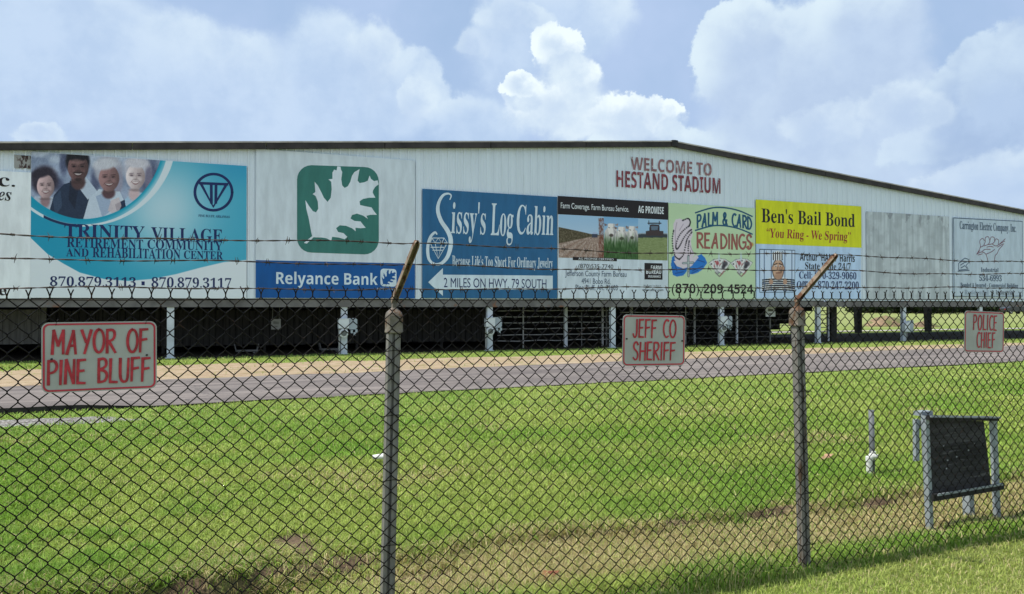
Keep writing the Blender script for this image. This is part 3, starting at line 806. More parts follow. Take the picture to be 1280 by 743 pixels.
    q.poly([(66, 250), (76, 238), (78, 258), (70, 270)], (54, 72, 98)); q.poly([(92, 226), (108, 222), (122, 240), (110, 250)], (186, 200, 218)); q.poly([(88, 226), (98, 238), (94, 262), (86, 250)], (26, 36, 56))
    q.ell(98, 228, 9, 10, (84, 62, 64), .2)
    q.ell(97.5, 203, 15, 16, (24, 22, 30), .14); face(98, 211, 13, 18, (110, 82, 82), None, (20, 14, 20), 0, True); q.ell(97, 196, 13, 6.5, (22, 20, 28), .2); q.ell(96, 203, 8, 3.5, (138, 106, 104), .5, al=.7)
    # grey-haired woman
    q.ell(136, 213, 18, 19, (176, 178, 192), .2); q.ell(148, 226, 6, 16, (150, 150, 170), .3)
    q.poly([(104, 276), (112, 248), (124, 237), (150, 240), (160, 262), (150, 285)], (196, 210, 226)); q.poly([(120, 246), (134, 240), (142, 262), (128, 272)], (160, 178, 204))
    q.ell(136, 242, 8, 7, (92, 66, 72), .25); face(136.5, 224, 13, 17, (150, 116, 116), None, (48, 34, 40), -6); q.ell(131, 206, 15, 7, (202, 204, 214), .3, -8)
    # fair-haired woman
    q.ell(172, 212, 17, 18, (190, 190, 204), .2); q.ell(186, 224, 5, 15, (120, 116, 140), .35)
    q.poly([(150, 276), (154, 252), (166, 240), (182, 242), (186, 262), (176, 280)], (166, 198, 224)); q.poly([(144, 256), (156, 250), (158, 262), (146, 264)], (34, 48, 78))
    q.ell(168, 243, 7, 9, (206, 182, 186), .3); face(169.5, 222, 12, 16.5, (224, 200, 202), None, (86, 70, 84), 4); q.ell(170, 205, 14, 5.5, (206, 204, 214), .35, 6)
    q.poly([(135, 264), (139, 251), (149, 247), (152, 258), (146, 270)], (206, 190, 194), .8)
    q.noise(9, .8, 3, 21)
    hr = fbm(px * 1.4 + py * .5, py * .35, 3); q.c = q.c + ((hr - .5) * 34)[..., None] * sstep(226, 205, py)[..., None]
    p.c = p.c * (1 - ph[..., None]) + q.c * ph[..., None]
    return np.clip(p.c * 1.0, 0, 255)
S2.paint('picture', 39.7, 307.6, 190.4, 372, trinity, 1, 2.2)
S2.text('TRINITY', 81, 181, 280, 297, I_navy, style='serif'); S2.text('VILLAGE', 189, 278, 284, 301, I_navy, style='serif')
for body, x0, x1, yt, yb in (('RETIREMENT', 84, 179, 297.5, 309.5), ('COMMUNITY', 184.5, 278, 299.5, 311.5), ('AND', 83, 111, 310.5, 321), ('REHABILITATION', 116, 225.5, 309.5, 322.2), ('CENTER', 230, 278.5, 313.5, 324)):
    S2.text(body, x0, x1, yt, yb, I_navy, style='serif')
S2.text('870.879.3113', 63, 170, 345.5, 358, I_navy, style='serif'); S2.text('870.879.3117', 189.5, 289, 346.5, 359.5, I_navy, style='serif')
S2.poly('dot', [(177, 352), (181, 352.2), (181, 357), (177, 356.8)], I_navy, 2)
ringpts = lambda cx, cy, rx, ry, n=40: [(cx + rx * math.cos(2 * math.pi * i / n), cy + ry * math.sin(2 * math.pi * i / n)) for i in range(n + 1)]
S2.lines('emblem', [ringpts(266.8, 240.8, 23.2, 22.6), [(250, 229.6), (284, 231)], [(251, 230), (266.5, 259), (283, 231)], [(264.0, 230), (264.2, 254)], [(270.0, 230), (269.6, 254)]], I_navy, 2.6, 2)
S2.text('PINE BLUFF, ARKANSAS', 248, 287, 268.5, 272, I_navy, style='serif')

# 3  bank
leaf_z = [(240, 443), (228, 440), (262, 412), (258, 395), (248, 340), (238, 300), (234, 265), (250, 290), (265, 310), (278, 315), (287, 300), (285, 270), (276, 248), (264, 240), (275, 232), (272, 190),
 (285, 205), (298, 230), (310, 255), (325, 272), (338, 255), (342, 220), (340, 190), (329, 180), (345, 178), (345, 152), (352, 140), (362, 143), (365, 127), (378, 128), (380, 140), (385, 150), (381, 180), (385, 205), (395, 215), (408, 208), (418, 190), (425, 165), (435, 150),
 (456, 138), (452, 160), (448, 185), (456, 195), (475, 192), (490, 185), (497, 164), (503, 178), (515, 187), (530, 184), (534, 200), (520, 211), (511, 225), (510, 235), (521, 255), (495, 255), (470, 260), (456, 270), (458, 285), (480, 290), (505, 295), (515, 310), (527, 325), (500, 325), (484, 329), (490, 342),
 (470, 328), (445, 320), (425, 326), (419, 340), (435, 350), (460, 352), (470, 365), (481, 378), (460, 380), (439, 378), (440, 392), (425, 380), (400, 370), (375, 368), (360, 380), (368, 395), (390, 400), (406, 415), (395, 425), (370, 418), (344, 415), (340, 431), (320, 421), (300, 418), (268, 417)]
def rrect(x0, y0, x1, y1, r, dy=0.0, n=6):
    pts = []
    for cx, cy, a0 in ((x1 - r, y0 + r, -90), (x1 - r, y1 - r, 0), (x0 + r, y1 - r, 90), (x0 + r, y0 + r, 180)):
        for i in range(n + 1):
            a = R(a0 + 90 * i / n); pts.append((cx + r * math.cos(a), cy + r * math.sin(a) + dy * (cx - x0) / (x1 - x0)))
    return pts
zz = lambda p: (p[0] / 3.282 + 310, p[1] / 3.282 + 170)
S3 = Sign('billboard', 'white billboard with white oak leaf on green square and Relyance Bank on blue strip', 320, 518, 186.5, 372.5)
S3.panel(flatm('bank_white', (204, 216, 224)))
S3.poly('emblem', rrect(371, 206.5, 473, 315.5, 18, 3.5), I_green, 1)
S3.poly('oak_leaf', [zz(p) for p in leaf_z], flatm('leaf_white', (212, 224, 232)), 2)
S3.panel(I_blue, 'name_strip', (319.5, 325.5, 518, 372.6), 1, .01)
S3.text('Relyance Bank', 345, 471.5, 339.5, 360, I_pale, 2, style='sansb')
S3.poly('small_emblem', rrect(475, 336, 495, 358, 4, .8), I_pale, 2)
lx = [p[0] for p in leaf_z]; ly = [p[1] for p in leaf_z]
S3.poly('small_oak_leaf', [(476.2 + (p[0] - 228) / 306 * 18, 337.5 + (p[1] - 127) / 316 * 19.5) for p in leaf_z], I_blue, 3)
S3.text('MEMBER FDIC', 471, 493, 360, 362.6, I_pale, 2)

# 4  log cabin jeweller
S4 = Sign('billboard', 'mid blue billboard with ornate white lettering reading Sissy\'s Log Cabin above a white arrow', 527.5, 695.5, 236.5, 372.8)
S4.panel(I_cabin)
z2 = lambda pts: [zz(p) for p in pts]
S4.lines('ornate_initial', [z2([(826, 262), (831, 246), (818, 238), (797, 246), (780, 276), (777, 312), (791, 352), (815, 388), (828, 420), (828, 458), (815, 498), (790, 524), (762, 526), (740, 506), (735, 460), (745, 418), (764, 397), (772, 404)])], I_pale, [1.2, 1.8, 3.2, 4.4, 5.0, 5.2, 4.2, 2.6, 3.6, 3.0, 1.6], 2, 5)
S4.lines('diamond', [z2(p) for p in ([(752, 420), (802, 420), (815, 440), (778, 505), (745, 440), (752, 420)], [(745, 440), (815, 440)], [(752, 420), (765, 440), (778, 420), (792, 440), (802, 420)], [(765, 440), (778, 505), (792, 440)], [(748, 458), (806, 458)], [(756, 470), (798, 470)])], I_pale, .9, 3)
S4.text("issy's", 563, 606.5, 251.5, 303.5, I_pale, style='serif', shear=.12); S4.text('Log', 612.5, 641, 254.5, 306.5, I_pale, style='serif', shear=.12); S4.text('Cabin', 645, 690.5, 256, 293.5, I_pale, style='serif', shear=.12)
S4.text("Because Life's Too Short For Ordinary Jewelry", 564.5, 690, 319, 336.5, I_pale, style='serif')
S4.poly('arrow', z2([(737, 601), (797, 543), (797, 570), (1247, 574), (1247, 632), (797, 630), (797, 657)]), I_pale, 2)
S4.text('2 MILES ON HWY. 79 SOUTH', 554, 682, 347.5, 359.5, I_navy, 3)

# 5  farm insurance
S5 = Sign('billboard', 'white billboard under a black band with photos of a dirt field, cows and a combine', 696.3, 834, 245.5, 373)
S5.panel(flatm('farm_white', (206, 220, 230)))
S5.panel(I_blk2, 'header_band', (696.3, 245.3, 834, 268.2), 1, .01)
S5.text('Farm Coverage. Farm Bureau Service.', 700, 785, 253.5, 263, I_white, 2); S5.text('AG PROMISE', 796.5, 828.5, 257.5, 266.5, I_white, 2, style='sansb')
def farm(px, py):
    p = Paint(px, py, (176, 204, 228))
    p.put(sstep(300, 268, py) * .5, (140, 186, 224))
    f1 = px < 753.5
    hor = np.interp(px, [696, 720, 740, 754], [284, 289, 293.5, 295])
    fld = sstep(hor - .5, hor + .5, py) * f1; p.put(fld, (148, 124, 110))
    corn = sstep(hor - .5, hor + .5, py) * sstep(np.interp(px, [696, 740, 754], [305, 296, 295]) + .5, np.interp(px, [696, 740, 754], [305, 296, 295]) - .5, py) * f1
    p.put(corn, (84, 76, 54))
    row = (np.sin(np.arctan2(py - 292, px - 742) * 30) * .5 + .5) * fld * (1 - corn); p.put(row * .35, (206, 196, 190))
    n1 = fbm(px * .9, py * .9, 3); p.c = p.c + ((n1 - .5) * 90 * fld)[..., None]
    stalk = sstep(746, 749, px) * sstep(755, 753, px) * (py > 273); p.put(stalk * np.clip(fbm(px * 1.2, py * .5, 3) * 2.2 - .5, 0, 1), (112, 66, 50))
    p.poly([(739, 292.5), (746, 292.5), (746, 297.5), (739, 297.5)], (60, 66, 84)); p.poly([(740, 290.5), (745, 290.5), (745, 293), (740, 293)], (170, 190, 220))
    # cows
    f2 = (px >= 753.5) & (px < 796.5)
    q = Paint(px, py, (120, 172, 214)); q.put(sstep(268, 300, py) * .6, (196, 216, 232))
    for cx, cy, k in ((763, 287, 1.0), (789, 290, .9), (776, 291, 1.05)):
        q.poly([(cx - 9 * k, cy + 26), (cx - 8 * k, cy + 2), (cx - 3, cy - 4), (cx + 7 * k, cy - 1), (cx + 9 * k, cy + 8), (cx + 9 * k, cy + 26)], (206, 202, 200))
        q.poly([(cx + 2 * k, cy + 26), (cx + 4 * k, cy), (cx + 9 * k, cy + 8), (cx + 9 * k, cy + 26)], (164, 160, 164))
        q.poly([(cx - 4 * k, cy - 7), (cx + 4 * k, cy - 7), (cx + 4.4 * k, cy - 1), (cx + 2.6 * k, cy + 8), (cx - 2.6 * k, cy + 8), (cx - 4.4 * k, cy - 1)], (232, 228, 224))
        q.poly([(cx - 4 * k, cy - 5.5), (cx - 9 * k, cy - 7.5), (cx - 8 * k, cy - 3.8)], (120, 104, 102)); q.poly([(cx + 4 * k, cy - 5.5), (cx + 9 * k, cy - 7.5), (cx + 8 * k, cy - 3.8)], (150, 134, 130))
        q.ell(cx, cy + 7.6, 2.6 * k, 2.0, (84, 68, 70), .3); q.line((cx - 3.2 * k, cy - 2.4), (cx - 2.2 * k, cy - 1.8), .8, (50, 44, 46)); q.line((cx + 3.2 * k, cy - 2.4), (cx + 2.2 * k, cy - 1.8), .8, (50, 44, 46))
        q.poly([(cx + 2 * k, cy - 7), (cx + 4.2 * k, cy - 7), (cx + 4.4 * k, cy - 1), (cx + 2.7 * k, cy + 7)], (190, 184, 184), .8)
    gr = sstep(291, 310, py + 16 * (fbm(px * .8, py * .12, 3) - .5)); q.put(gr, (56, 92, 44)); q.c = q.c + ((fbm(px * 1.1, py * .25, 3) - .5) * 70 * gr)[..., None]
    p.c = np.where(f2[..., None], q.c, p.c)
    # combine
    f3 = px >= 796.5
    q = Paint(px, py, (158, 196, 226)); q.put((py > 294.5).astype(float), (132, 146, 96)); q.c = q.c + ((fbm(px * .5, py * 1.5, 4) - .5) * 46 * (py > 294))[..., None]
    q.poly([(796.5, 293), (834, 293), (834, 297.5), (796.5, 297.5)], (52, 60, 66)); q.poly([(797, 291.6), (833, 291.6), (833, 293), (797, 293)], (150, 164, 176))
    q.poly([(811, 281), (823, 281), (824, 293.5), (810, 293.5)], (56, 46, 52)); q.poly([(812.5, 283), (821.5, 283), (821, 288), (813, 288)], (96, 116, 136)); q.line((809, 279.5), (825, 279.5), 1.4, (40, 38, 44)); q.line((810, 276.5), (810, 281), .9, (40, 38, 44)); q.line((823, 277), (823, 281), .9, (40, 38, 44))
    q.poly([(806, 289), (828, 289), (828, 295), (806, 295)], (64, 52, 54))
    p.c = np.where(f3[..., None], q.c, p.c)
    return np.clip(p.c, 0, 255)
S5.paint('picture', 697.2, 833.2, 268.4, 322.3, farm, 1, 2.0)
S5.panel(I_blk2, 'caption_bar', (715, 321.5, 770, 325.5), 2, .004); S5.text('AG PROMISE CERTIFIED', 722, 766, 322.3, 324.9, I_white, 3)
S5.text('(870)535-7740', 722, 765.5, 330, 337, I_black)
S5.text('Jefferson County Farm Bureau', 705.5, 782, 338, 347.5, I_steel); S5.text('4941 Bobo Rd.', 726, 762, 348, 355, I_steel); S5.text('Pine Bluff, AR. 71603', 718.5, 771, 356, 363.8, I_steel)
S5.panel(I_blk2, 'badge', (804.5, 329, 827, 349.6), 1, .008); S5.text('FARM', 812.5, 825.5, 332.2, 336.8, I_white, 2, style='sansb'); S5.text('BUREAU', 806.5, 825.3, 337.6, 342.6, I_white, 2, style='sansb'); S5.text('INSURANCE', 809, 824.6, 344.4, 347.2, I_white, 2, style='sansb')
S5.text("We Know You Buy It", 803, 825, 356.3, 358.6, I_grey); S5.text('www.afbic.com', 801.5, 828, 360.6, 364, I_black)

# 6  palm reader
S6 = Sign('billboard', 'pale green billboard with praying hands and rosary reading PALM & CARD READINGS', 834.6, 943, 254, 373.4)
S6.panel(I_lime)
def palm(px, py):
    p = Paint(px, py, (190, 216, 176))
    p.noise(6, .05, 3, 2)
    z3 = lambda l: [(a / 4.955 + 740, b_ / 4.953 + 230) for a, b_ in l]
    # sleeves
    sl = z3([(483, 500), (490, 455), (505, 440), (520, 460), (525, 495), (545, 510), (585, 515), (580, 545), (560, 568), (520, 575), (495, 565)])
    p.poly(sl, (30, 112, 196)); sl2 = z3([(600, 560), (598, 520), (625, 480), (640, 450), (672, 435), (695, 460), (708, 490), (680, 530), (650, 550), (620, 560)]); p.poly(sl2, (34, 120, 204))
    for a, b_ in (((500, 470), (520, 540)), ((510, 555), (560, 545)), ((640, 470), (690, 485)), ((615, 540), (680, 510)), ((610, 555), (650, 535))):
        (a1,), (b1,) = z3([a]), z3([b_]); p.line(a1, b1, 1.1, (22, 60, 120), .8)
    p.poly(z3([(500, 480), (540, 470), (590, 485), (640, 440), (655, 455), (610, 510), (560, 525), (520, 510)]), (214, 206, 214))
    # hands
    hd = z3([(500, 300), (498, 250), (512, 222), (540, 215), (560, 225), (590, 215), (604, 235), (602, 262), (617, 285), (618, 320), (606, 350), (612, 400), (628, 440), (600, 490), (560, 505), (525, 500), (508, 470), (500, 420), (495, 350)])
    p.poly(hd, (218, 206, 216)); 
    for l in ([(556, 228), (590, 216), (603, 238), (596, 262)], [(596, 262), (560, 290), (530, 330), (514, 380), (520, 405), (540, 380), (560, 340), (590, 300), (610, 285)], [(500, 290), (492, 340), (496, 400), (510, 450), (535, 468)], [(535, 468), (560, 440), (574, 380), (585, 340), (612, 300)], [(596, 355), (590, 400), (592, 455)]):
        l = smooth_poly(l, 8); q_ = z3(l)
        for i, pt in enumerate(q_): 
            if i % 2 == 0: p.ell(pt[0], pt[1], .95, .95, (26, 22, 34), .3)
    for l in ([(520, 240), (510, 300), (512, 380)], [(560, 250), (535, 290)], [(600, 380), (618, 420), (640, 440)]):
        q_ = z3(smooth_poly(l, 6))
        for a, b_ in zip(q_[:-1], q_[1:]): p.line(a, b_, .7, (150, 130, 150), .8)
    # cross
    (c0,), (c1,), (c2,), (c3,) = z3([(590, 450)]), z3([(592, 572)]), z3([(558, 492)]), z3([(620, 488)])
    p.line(c0, c1, 2.6, (70, 84, 96)); p.line(c2, c3, 2.6, (70, 84, 96)); p.line(c0, c1, 1.3, (186, 200, 196)); p.line(c2, c3, 1.3, (186, 200, 196))
    # two fans of cards
    for ox in (0, 27.5):
        for k, rot in enumerate((-38, -14, 10, 34)):
            cx = 898.5 + ox + (k - 1.5) * 3.2; cy = 332 + abs(k - 1.5) * 1.0
            c_, si = math.cos(R(rot)), math.sin(R(rot))
            pts = [(cx + a * c_ - b_ * si, cy + a * si + b_ * c_) for a, b_ in ((-4.2, -8.5), (4.2, -8.5), (4.2, 8.5), (-4.2, 8.5))]
            p.poly([(cx + (x_ - cx) * 1.1, cy + (y_ - cy) * 1.07) for x_, y_ in pts], (120, 128, 130)); p.poly(pts, (222, 224, 222))
            p.ell(cx, cy, 2.2, 3, (160, 66, 74) if k % 2 == 0 else (46, 42, 52), .4, rot, .9); p.ell(cx - 2.6 * c_ + 6 * si, cy - 2.6 * si - 6 * c_, .9, 1.1, (150, 40, 46) if k % 2 else (40, 36, 46), .3)
        p.ell(905 + ox, 330, 3.4, 3.2, (46, 42, 52), .4, 0, .8); p.ell(895.5 + ox, 329, 2.2, 2.6, (170, 60, 70), .4, 0, .8); p.line((899 + ox, 345), (904 + ox, 339), 1.6, (130, 60, 60), .7); p.line((893 + ox, 341), (898 + ox, 346), 1.5, (110, 100, 104), .7)
        p.ell(897.5 + ox, 322, 1.0, 6, (198, 216, 226), .5, 0, .9)
    p.ell(938, 306, 2.6, 2.6, (190, 140, 60), .4, 0, .9); p.ell(934, 309, 1.6, 1.6, (170, 80, 60), .4, 0, .9)
    return np.clip(p.c, 0, 255)
S6.paint('picture', 835, 942.6, 254.6, 373, palm, 1, 2.0)
def sign_hand(S, body, x0, x1, yt, yb, w, m, layer=2, bend=0.0, name='lettering', gap=.2):
    X0, Z1 = S.L(x0, yt); Z0 = S.L(x0, yb)[1]; X1 = S.L(x1, yb)[0]
    mb = MB(); hand_text(mb, body, X0, X1, Z0, Z1, w, S.y(layer), gap, path=(lambda t: bend * 4 * t * (1 - t)) if bend else None); return mb.build(name, m, S.root)
sign_hand(S6, 'PALM & CARD', 870.5, 938, 269.5, 285, .09, I_dkteal, bend=.16)
sign_hand(S6, 'READINGS', 870.5, 938, 291.5, 309.5, .10, I_brick)
for y_, yy in ((266.5, 260.5), (288.5, 283)):
    S6.lines('arc_line', [[(868, y_), (888, yy), (904, yy - .4), (922, yy + 3.2), (939, y_ + 4.6)]], I_dkteal, 1.9, 2, 6)
S6.text('(870) 209-4524', 838.5, 940, 354.5, 370.5, I_black, style='sansbi')

# 7  bail bond
S7 = Sign('billboard', 'billboard with acid yellow top reading Ben\'s Bail Bond above a striped prisoner', 944, 1075, 250, 373.4)
S7.panel(I_bail); S7.panel(I_yel, 'yellow_panel', (943.6, 249.7, 1075.4, 305), 1, .02)
S7.text("Ben's Bail Bond", 950.5, 1067, 260, 278.5, I_black, 2, style='serif'); S7.text('\u201cYou Ring - We Spring\u201d', 957, 1062, 285.5, 300.5, I_red, 2, style='serif', shear=.1)
def prisoner(px, py):
    p = Paint(px, py, (200, 220, 242)); p.put(sstep(340, 366, py) * .25, (170, 196, 226))
    X = lambda v: 930 + v / 3.657; Y = lambda v: 230 + v / 3.656
    p.poly([(X(75), Y(486)), (X(80), Y(445)), (X(115), Y(428)), (X(185), Y(428)), (X(215), Y(448)), (X(228), Y(486))], (232, 236, 240))
    for k in range(6):
        y_ = Y(436 + k * 9.5); p.put(((np.abs(py - y_ - ((px - X(150)) / 20) ** 2 * 1.2) < .9) & (px > X(78)) & (px < X(226)) & (py > Y(430))).astype(float), (24, 24, 28))
    p.ell(X(151), Y(392), 7.5, 13.2, (46, 36, 36), .08); p.ell(X(151), Y(392), 6.6, 12.3, (206, 168, 142), .08); p.ell(X(162), Y(396), 3.2, 10, (168, 128, 106), .4, 0, .6); p.ell(X(151), Y(424), 5, 3.6, (178, 140, 118), .3, 0, .9)
    p.poly([(X(126), Y(350)), (X(124), Y(318)), (X(150), Y(306)), (X(172), Y(318)), (X(170), Y(350))], (236, 238, 240))
    for k in range(5): p.poly([(X(127 + 10 * k), Y(350)), (X(126.5 + 10 * k), Y(312)), (X(131 + 10 * k), Y(309)), (X(132 + 10 * k), Y(350))], (22, 22, 26))
    for sx in (-1, 1):
        p.ell(X(151 + sx * 10), Y(376), 1.5, .9, (245, 245, 245), .3); p.ell(X(151 + sx * 10), Y(377), .7, .8, (20, 20, 22), .3); p.line((X(151 + sx * 4), Y(364)), (X(151 + sx * 18), Y(370)), 1.1, (40, 30, 28))
        p.ell(X(151 + sx * 27), Y(388), 1.4, 2.6, (190, 150, 126), .3)
    p.line((X(150), Y(378)), (X(146), Y(394)), .8, (120, 84, 70)); p.line((X(146), Y(394)), (X(155), Y(395)), .8, (120, 84, 70)); p.line((X(142), Y(408)), (X(162), Y(407)), 1.0, (90, 44, 40))
    for bx in (88, 120, 182, 214): p.line((X(bx), Y(304)), (X(bx), Y(488)), 1.0, (70, 90, 124), .9)
    p.line((X(78), Y(455)), (X(224), Y(455)), .9, (104, 124, 158), .7)
    for sx in (119, 183):
        p.ell(X(sx), Y(448), 2.6, 3.4, (206, 168, 142), .2)
        for k in range(4): p.line((X(sx - 7), Y(440 + 5 * k)), (X(sx + 7), Y(440 + 5 * k)), .5, (120, 84, 70), .7)
    return np.clip(p.c, 0, 255)
S7.paint('picture', 948.2, 992.4, 312.2, 365.4, prisoner, 1, 3.0)
S7.lines('picture_border', [[(948.3, 312), (992.2, 313.2), (992.2, 365.4), (948.3, 365.6), (948.3, 312)]], I_steel, 1.1, 2)
S7.text('Arthur "HANK" Harris', 998.5, 1067, 316, 326, I_black, style='sansb'); S7.text('State Wide 24/7', 1005, 1062, 327.5, 337, I_black, style='serif')
S7.text('Cell: 870-329-9060', 997.5, 1069, 339, 348.5, I_navy, style='serif'); S7.text('Office: 870-247-2200', 994.5, 1072, 351, 361.5, I_navy, style='serif')

# 8  bare weathered patch where a sign has been, part of the wall
def patch(px, py):
    p = Paint(px, py, (186, 196, 200))
    st_ = fbm(px * .42 + 30, py * .03, 4); p.c = p.c + ((st_ - .5) * 60)[..., None]
    e = fbm(px * .10, py * .10, 5); p.put(sstep(.42, .7, e) * .55, (160, 168, 172)); p.put(sstep(.60, .66, fbm(px * .22, py * .09 + 9, 4)) * sstep(300, 268, py) * .6, (120, 124, 130))
    rib = (np.sin(px * .9) > .86); p.put(rib * .25, (140, 150, 156))
    return np.clip(p.c, 0, 255)
M_patch = mat_attr('weathered_sheet_print', rough=.6)
def wall_print(name, x0, x1, yt, yb, fn, y, m):
    nx, nz_ = int((x1 - x0) * 1.6), int((yb - yt) * 1.6)
    A0, Z1 = WALL.loc(x0, yt); A1 = WALL.loc(x1, yb)[0]; Z0 = WALL.loc(x0, yb)[1]
    gx, gz = np.meshgrid(np.linspace(A0, A1, nx), np.linspace(Z1, Z0, nz_)); px, py = WALL.pix(gx, gz)
    vv = np.stack([gx - sA, np.full_like(gx, y) - .006 * (np.sin(gx * 2 * math.pi / .15) > .6), gz], -1).reshape(-1, 3); ii = np.arange(nz_ - 1)[:, None] * nx + np.arange(nx - 1)[None, :]
    return np_mesh(name, vv, np.stack([ii, ii + nx, ii + nx + 1, ii + 1], -1).ravel(), 4, m, linA(fn(px, py)).reshape(-1, 3), stadium)
wall_print('weathered_patch', 1082, 1186, 264.5, 374.0, patch, -.036, M_patch)
def stain(px, py):
    p = Paint(px, py, (150, 152, 150)); p.put(sstep(.50, .58, fbm(px * .55, py * .22, 4)) * sstep(17, 30, px), (62, 46, 44)); p.noise(14, .3, 3, 5); return np.clip(p.c, 0, 255)
wall_print('peeling_patch', 18, 38.5, 194, 210, stain, -.036, M_patch)

# 9  electric company
S9 = Sign('billboard', 'pale washed-out billboard with thin black border, a drawn fist of lightning and 534-6993', 1190, 1277.5, 272, 371)
S9.panel(I_wash)
S9.lines('border', [[(1190.6, 272.8), (1276.6, 277.2), (1276.8, 370.4), (1191.4, 370.6), (1190.6, 272.8)]], I_steel, 1.3, 1)
S9.text('Carrington Electric Company, Inc.', 1198, 1268.5, 276.5, 289.5, I_steel, style='serif')
z4 = lambda l: [(930 + a / 3.657, 230 + b_ / 3.656) for a, b_ in l]
S9.lines('hand_drawing', [z4(l) for l in ([(1058, 322), (1075, 290), (1072, 262), (1085, 250), (1096, 262), (1098, 246), (1112, 243), (1118, 260), (1124, 244), (1138, 246), (1140, 264), (1146, 252), (1158, 258), (1156, 276)],
  [(1075, 290), (1090, 282), (1098, 262)], [(1092, 284), (1112, 276), (1118, 260)], [(1112, 278), (1130, 274), (1140, 264)], [(1130, 276), (1150, 284), (1188, 252)], [(1150, 284), (1186, 262)], [(1152, 290), (1182, 274), (1160, 300), (1152, 318), (1142, 330), (1138, 362)],
  [(1058, 322), (1080, 312), (1100, 322), (1110, 358)], [(1080, 312), (1096, 300), (1120, 300)], [(1100, 322), (1124, 312), (1140, 300)], [(1064, 326), (1084, 320)], [(1060, 318), (1072, 306)], [(1104, 290), (1120, 286), (1134, 290)])], I_hand, 1.0, 2, 3)
S9.lines('small_emblem', [z4(l) for l in ([(976, 395), (975, 365), (990, 350), (1004, 340), (1020, 345), (1022, 360), (1010, 372), (1020, 390), (976, 395)], [(984, 372), (1002, 360), (1012, 358)], [(986, 385), (1004, 374), (1014, 386)], [(980, 360), (996, 352)], [(972, 400), (1024, 396)])], I_steel, 1.2, 2)
S9.text('Industrial', 1224.5, 1246.5, 334.5, 340, I_steel, style='serif'); S9.text('534-6993', 1222.5, 1250.5, 343.5, 351.5, I_steel, style='serif')
S9.text('Bonded & Insured - Commercial Building', 1199, 1271, 353.5, 360.5, I_steel, style='serif'); S9.text('Residential', 1204, 1234, 362.5, 368.5, I_faint, style='serif'); S9.text('& Industrial', 1238, 1266, 362.5, 368.5, I_grey, style='serif')

# ================================================================== THINGS UNDER THE WALL
def gz(x, y):
    s, q = sq(x, y); return float(terrain(np.array([s]), np.array([q]))[0])
M_cab = mat('grey_enamel_cabinet', (.58, .62, .66), .45, .1, var=.1); M_cab2 = mat('blue_grey_enamel', (.32, .37, .42), .45, .1, var=.12)
M_glass = mat('meter_glass', (.10, .11, .12), .12, 0, var=.2, spec=.6)
def electric_box(k, label, px, dark_right=True):
    a = WALL.loc(px, 440, .12)[0]
    r_ = empty('electric_box', WALL.world(a, 0, 0), label, 'electric box', 'electric boxes on the stadium columns')
    m_ = MB(); m_.box(-.23, .13, -.12, .07, .90, 1.22); m_.box(-.24, .14, -.13, .071, 1.221, 1.24); m_.build('cabinet', M_cab, r_)
    m_ = MB(); m_.tube([(-.05, -.115, .74), (-.05, .04, .74)], .155, 16); m_.build('meter_socket', M_cab, r_)
    m_ = MB(); m_.tube([(-.05, -.16, .74), (-.05, -.117, .74)], .10, 16); m_.build('meter', M_glass, r_)
    m_ = MB(); m_.prism([(.15, .86), (.36, .86), (.42, .92), (.42, 1.20), (.36, 1.25), (.15, 1.25)], -.06, .06, 'y'); m_.build('breaker_box', M_cab2, r_)
    m_ = MB(); m_.tube([(-.18, .03, -.05), (-.18, .03, .9)], .03, 8); m_.build('conduit', M_pipe, r_)
    if dark_right:
        m_ = MB()
        for q_ in ((.2, .78), (.3, .70), (.36, .80)): m_.box(q_[0], q_[0] + .07, -.05, .04, q_[1] - .05, q_[1] + .06)
        m_.build('switches', M_cab2, r_)
    return r_
electric_box(0, 'grey electric box with round meter on the column beneath the bank billboard', 430)
electric_box(1, 'grey electric box with round meter on the column beneath the blue log cabin billboard', 612)
electric_box(2, 'grey electric box on the column beneath the palm reader billboard', 902)
a = WALL.loc(1130, 420, .12)[0]
r_ = empty('electric_box', WALL.world(a, 0, 0), 'blue-grey electric box on the lone column in front of the sunlit far field', 'electric box', 'electric boxes on the stadium columns')
m_ = MB(); m_.prism([(-.2, .45), (.12, .45), (.12, .95), (-.2, .8)], -.12, .07, 'y'); m_.build('cabinet', M_cab, r_)
m_ = MB(); m_.box(.13, .40, -.08, .06, .42, .98); m_.build('breaker_box', M_cab2, r_)
m_ = MB(); m_.tube([(.0, -.03, -.05), (.0, -.03, .45)], .03, 8); m_.build('conduit', M_pipe, r_)

def notice(px, py0, py1, y, label, m, on_post, pxh=6):
    a, z1 = WALL.loc(px, py0, y); z0 = WALL.loc(px, py1, y)[1]; hw = WALL.loc(px + pxh, py0, y)[0] - a
    r_ = empty('notice_sign', WALL.world(a, y, 0), label, 'sign', 'small notice signs under the stadium')
    m_ = MB(); m_.box(-hw, hw, -.01, .01, z0, z1); m_.build('plate', m, r_)
    m_ = MB(); m_.flat([(-hw * .6, z0 + (z1 - z0) * .55), (hw * .55, z0 + (z1 - z0) * .50), (hw * .6, z0 + (z1 - z0) * .72), (-hw * .5, z0 + (z1 - z0) * .8)], -.014); m_.flat([(-hw * .4, z0 + (z1 - z0) * .2), (hw * .3, z0 + (z1 - z0) * .2), (hw * .3, z0 + (z1 - z0) * .34), (-hw * .4, z0 + (z1 - z0) * .34)], -.014)
    m_.build('print', M_dkpipe, r_)
    m_ = MB()
    if on_post: m_.tube([(0, .03, -.05), (0, .03, z1)], .04, 8)
    else:
        m_.tube([(-hw * .7, .012, z1 - .05), (-hw * .7, .012, 2.6)], .012, 6); m_.tube([(hw * .7, .012, z1 - .05), (hw * .7, .012, 2.6)], .012, 6)
    m_.build('post' if on_post else 'hanger', M_dkpipe, r_)
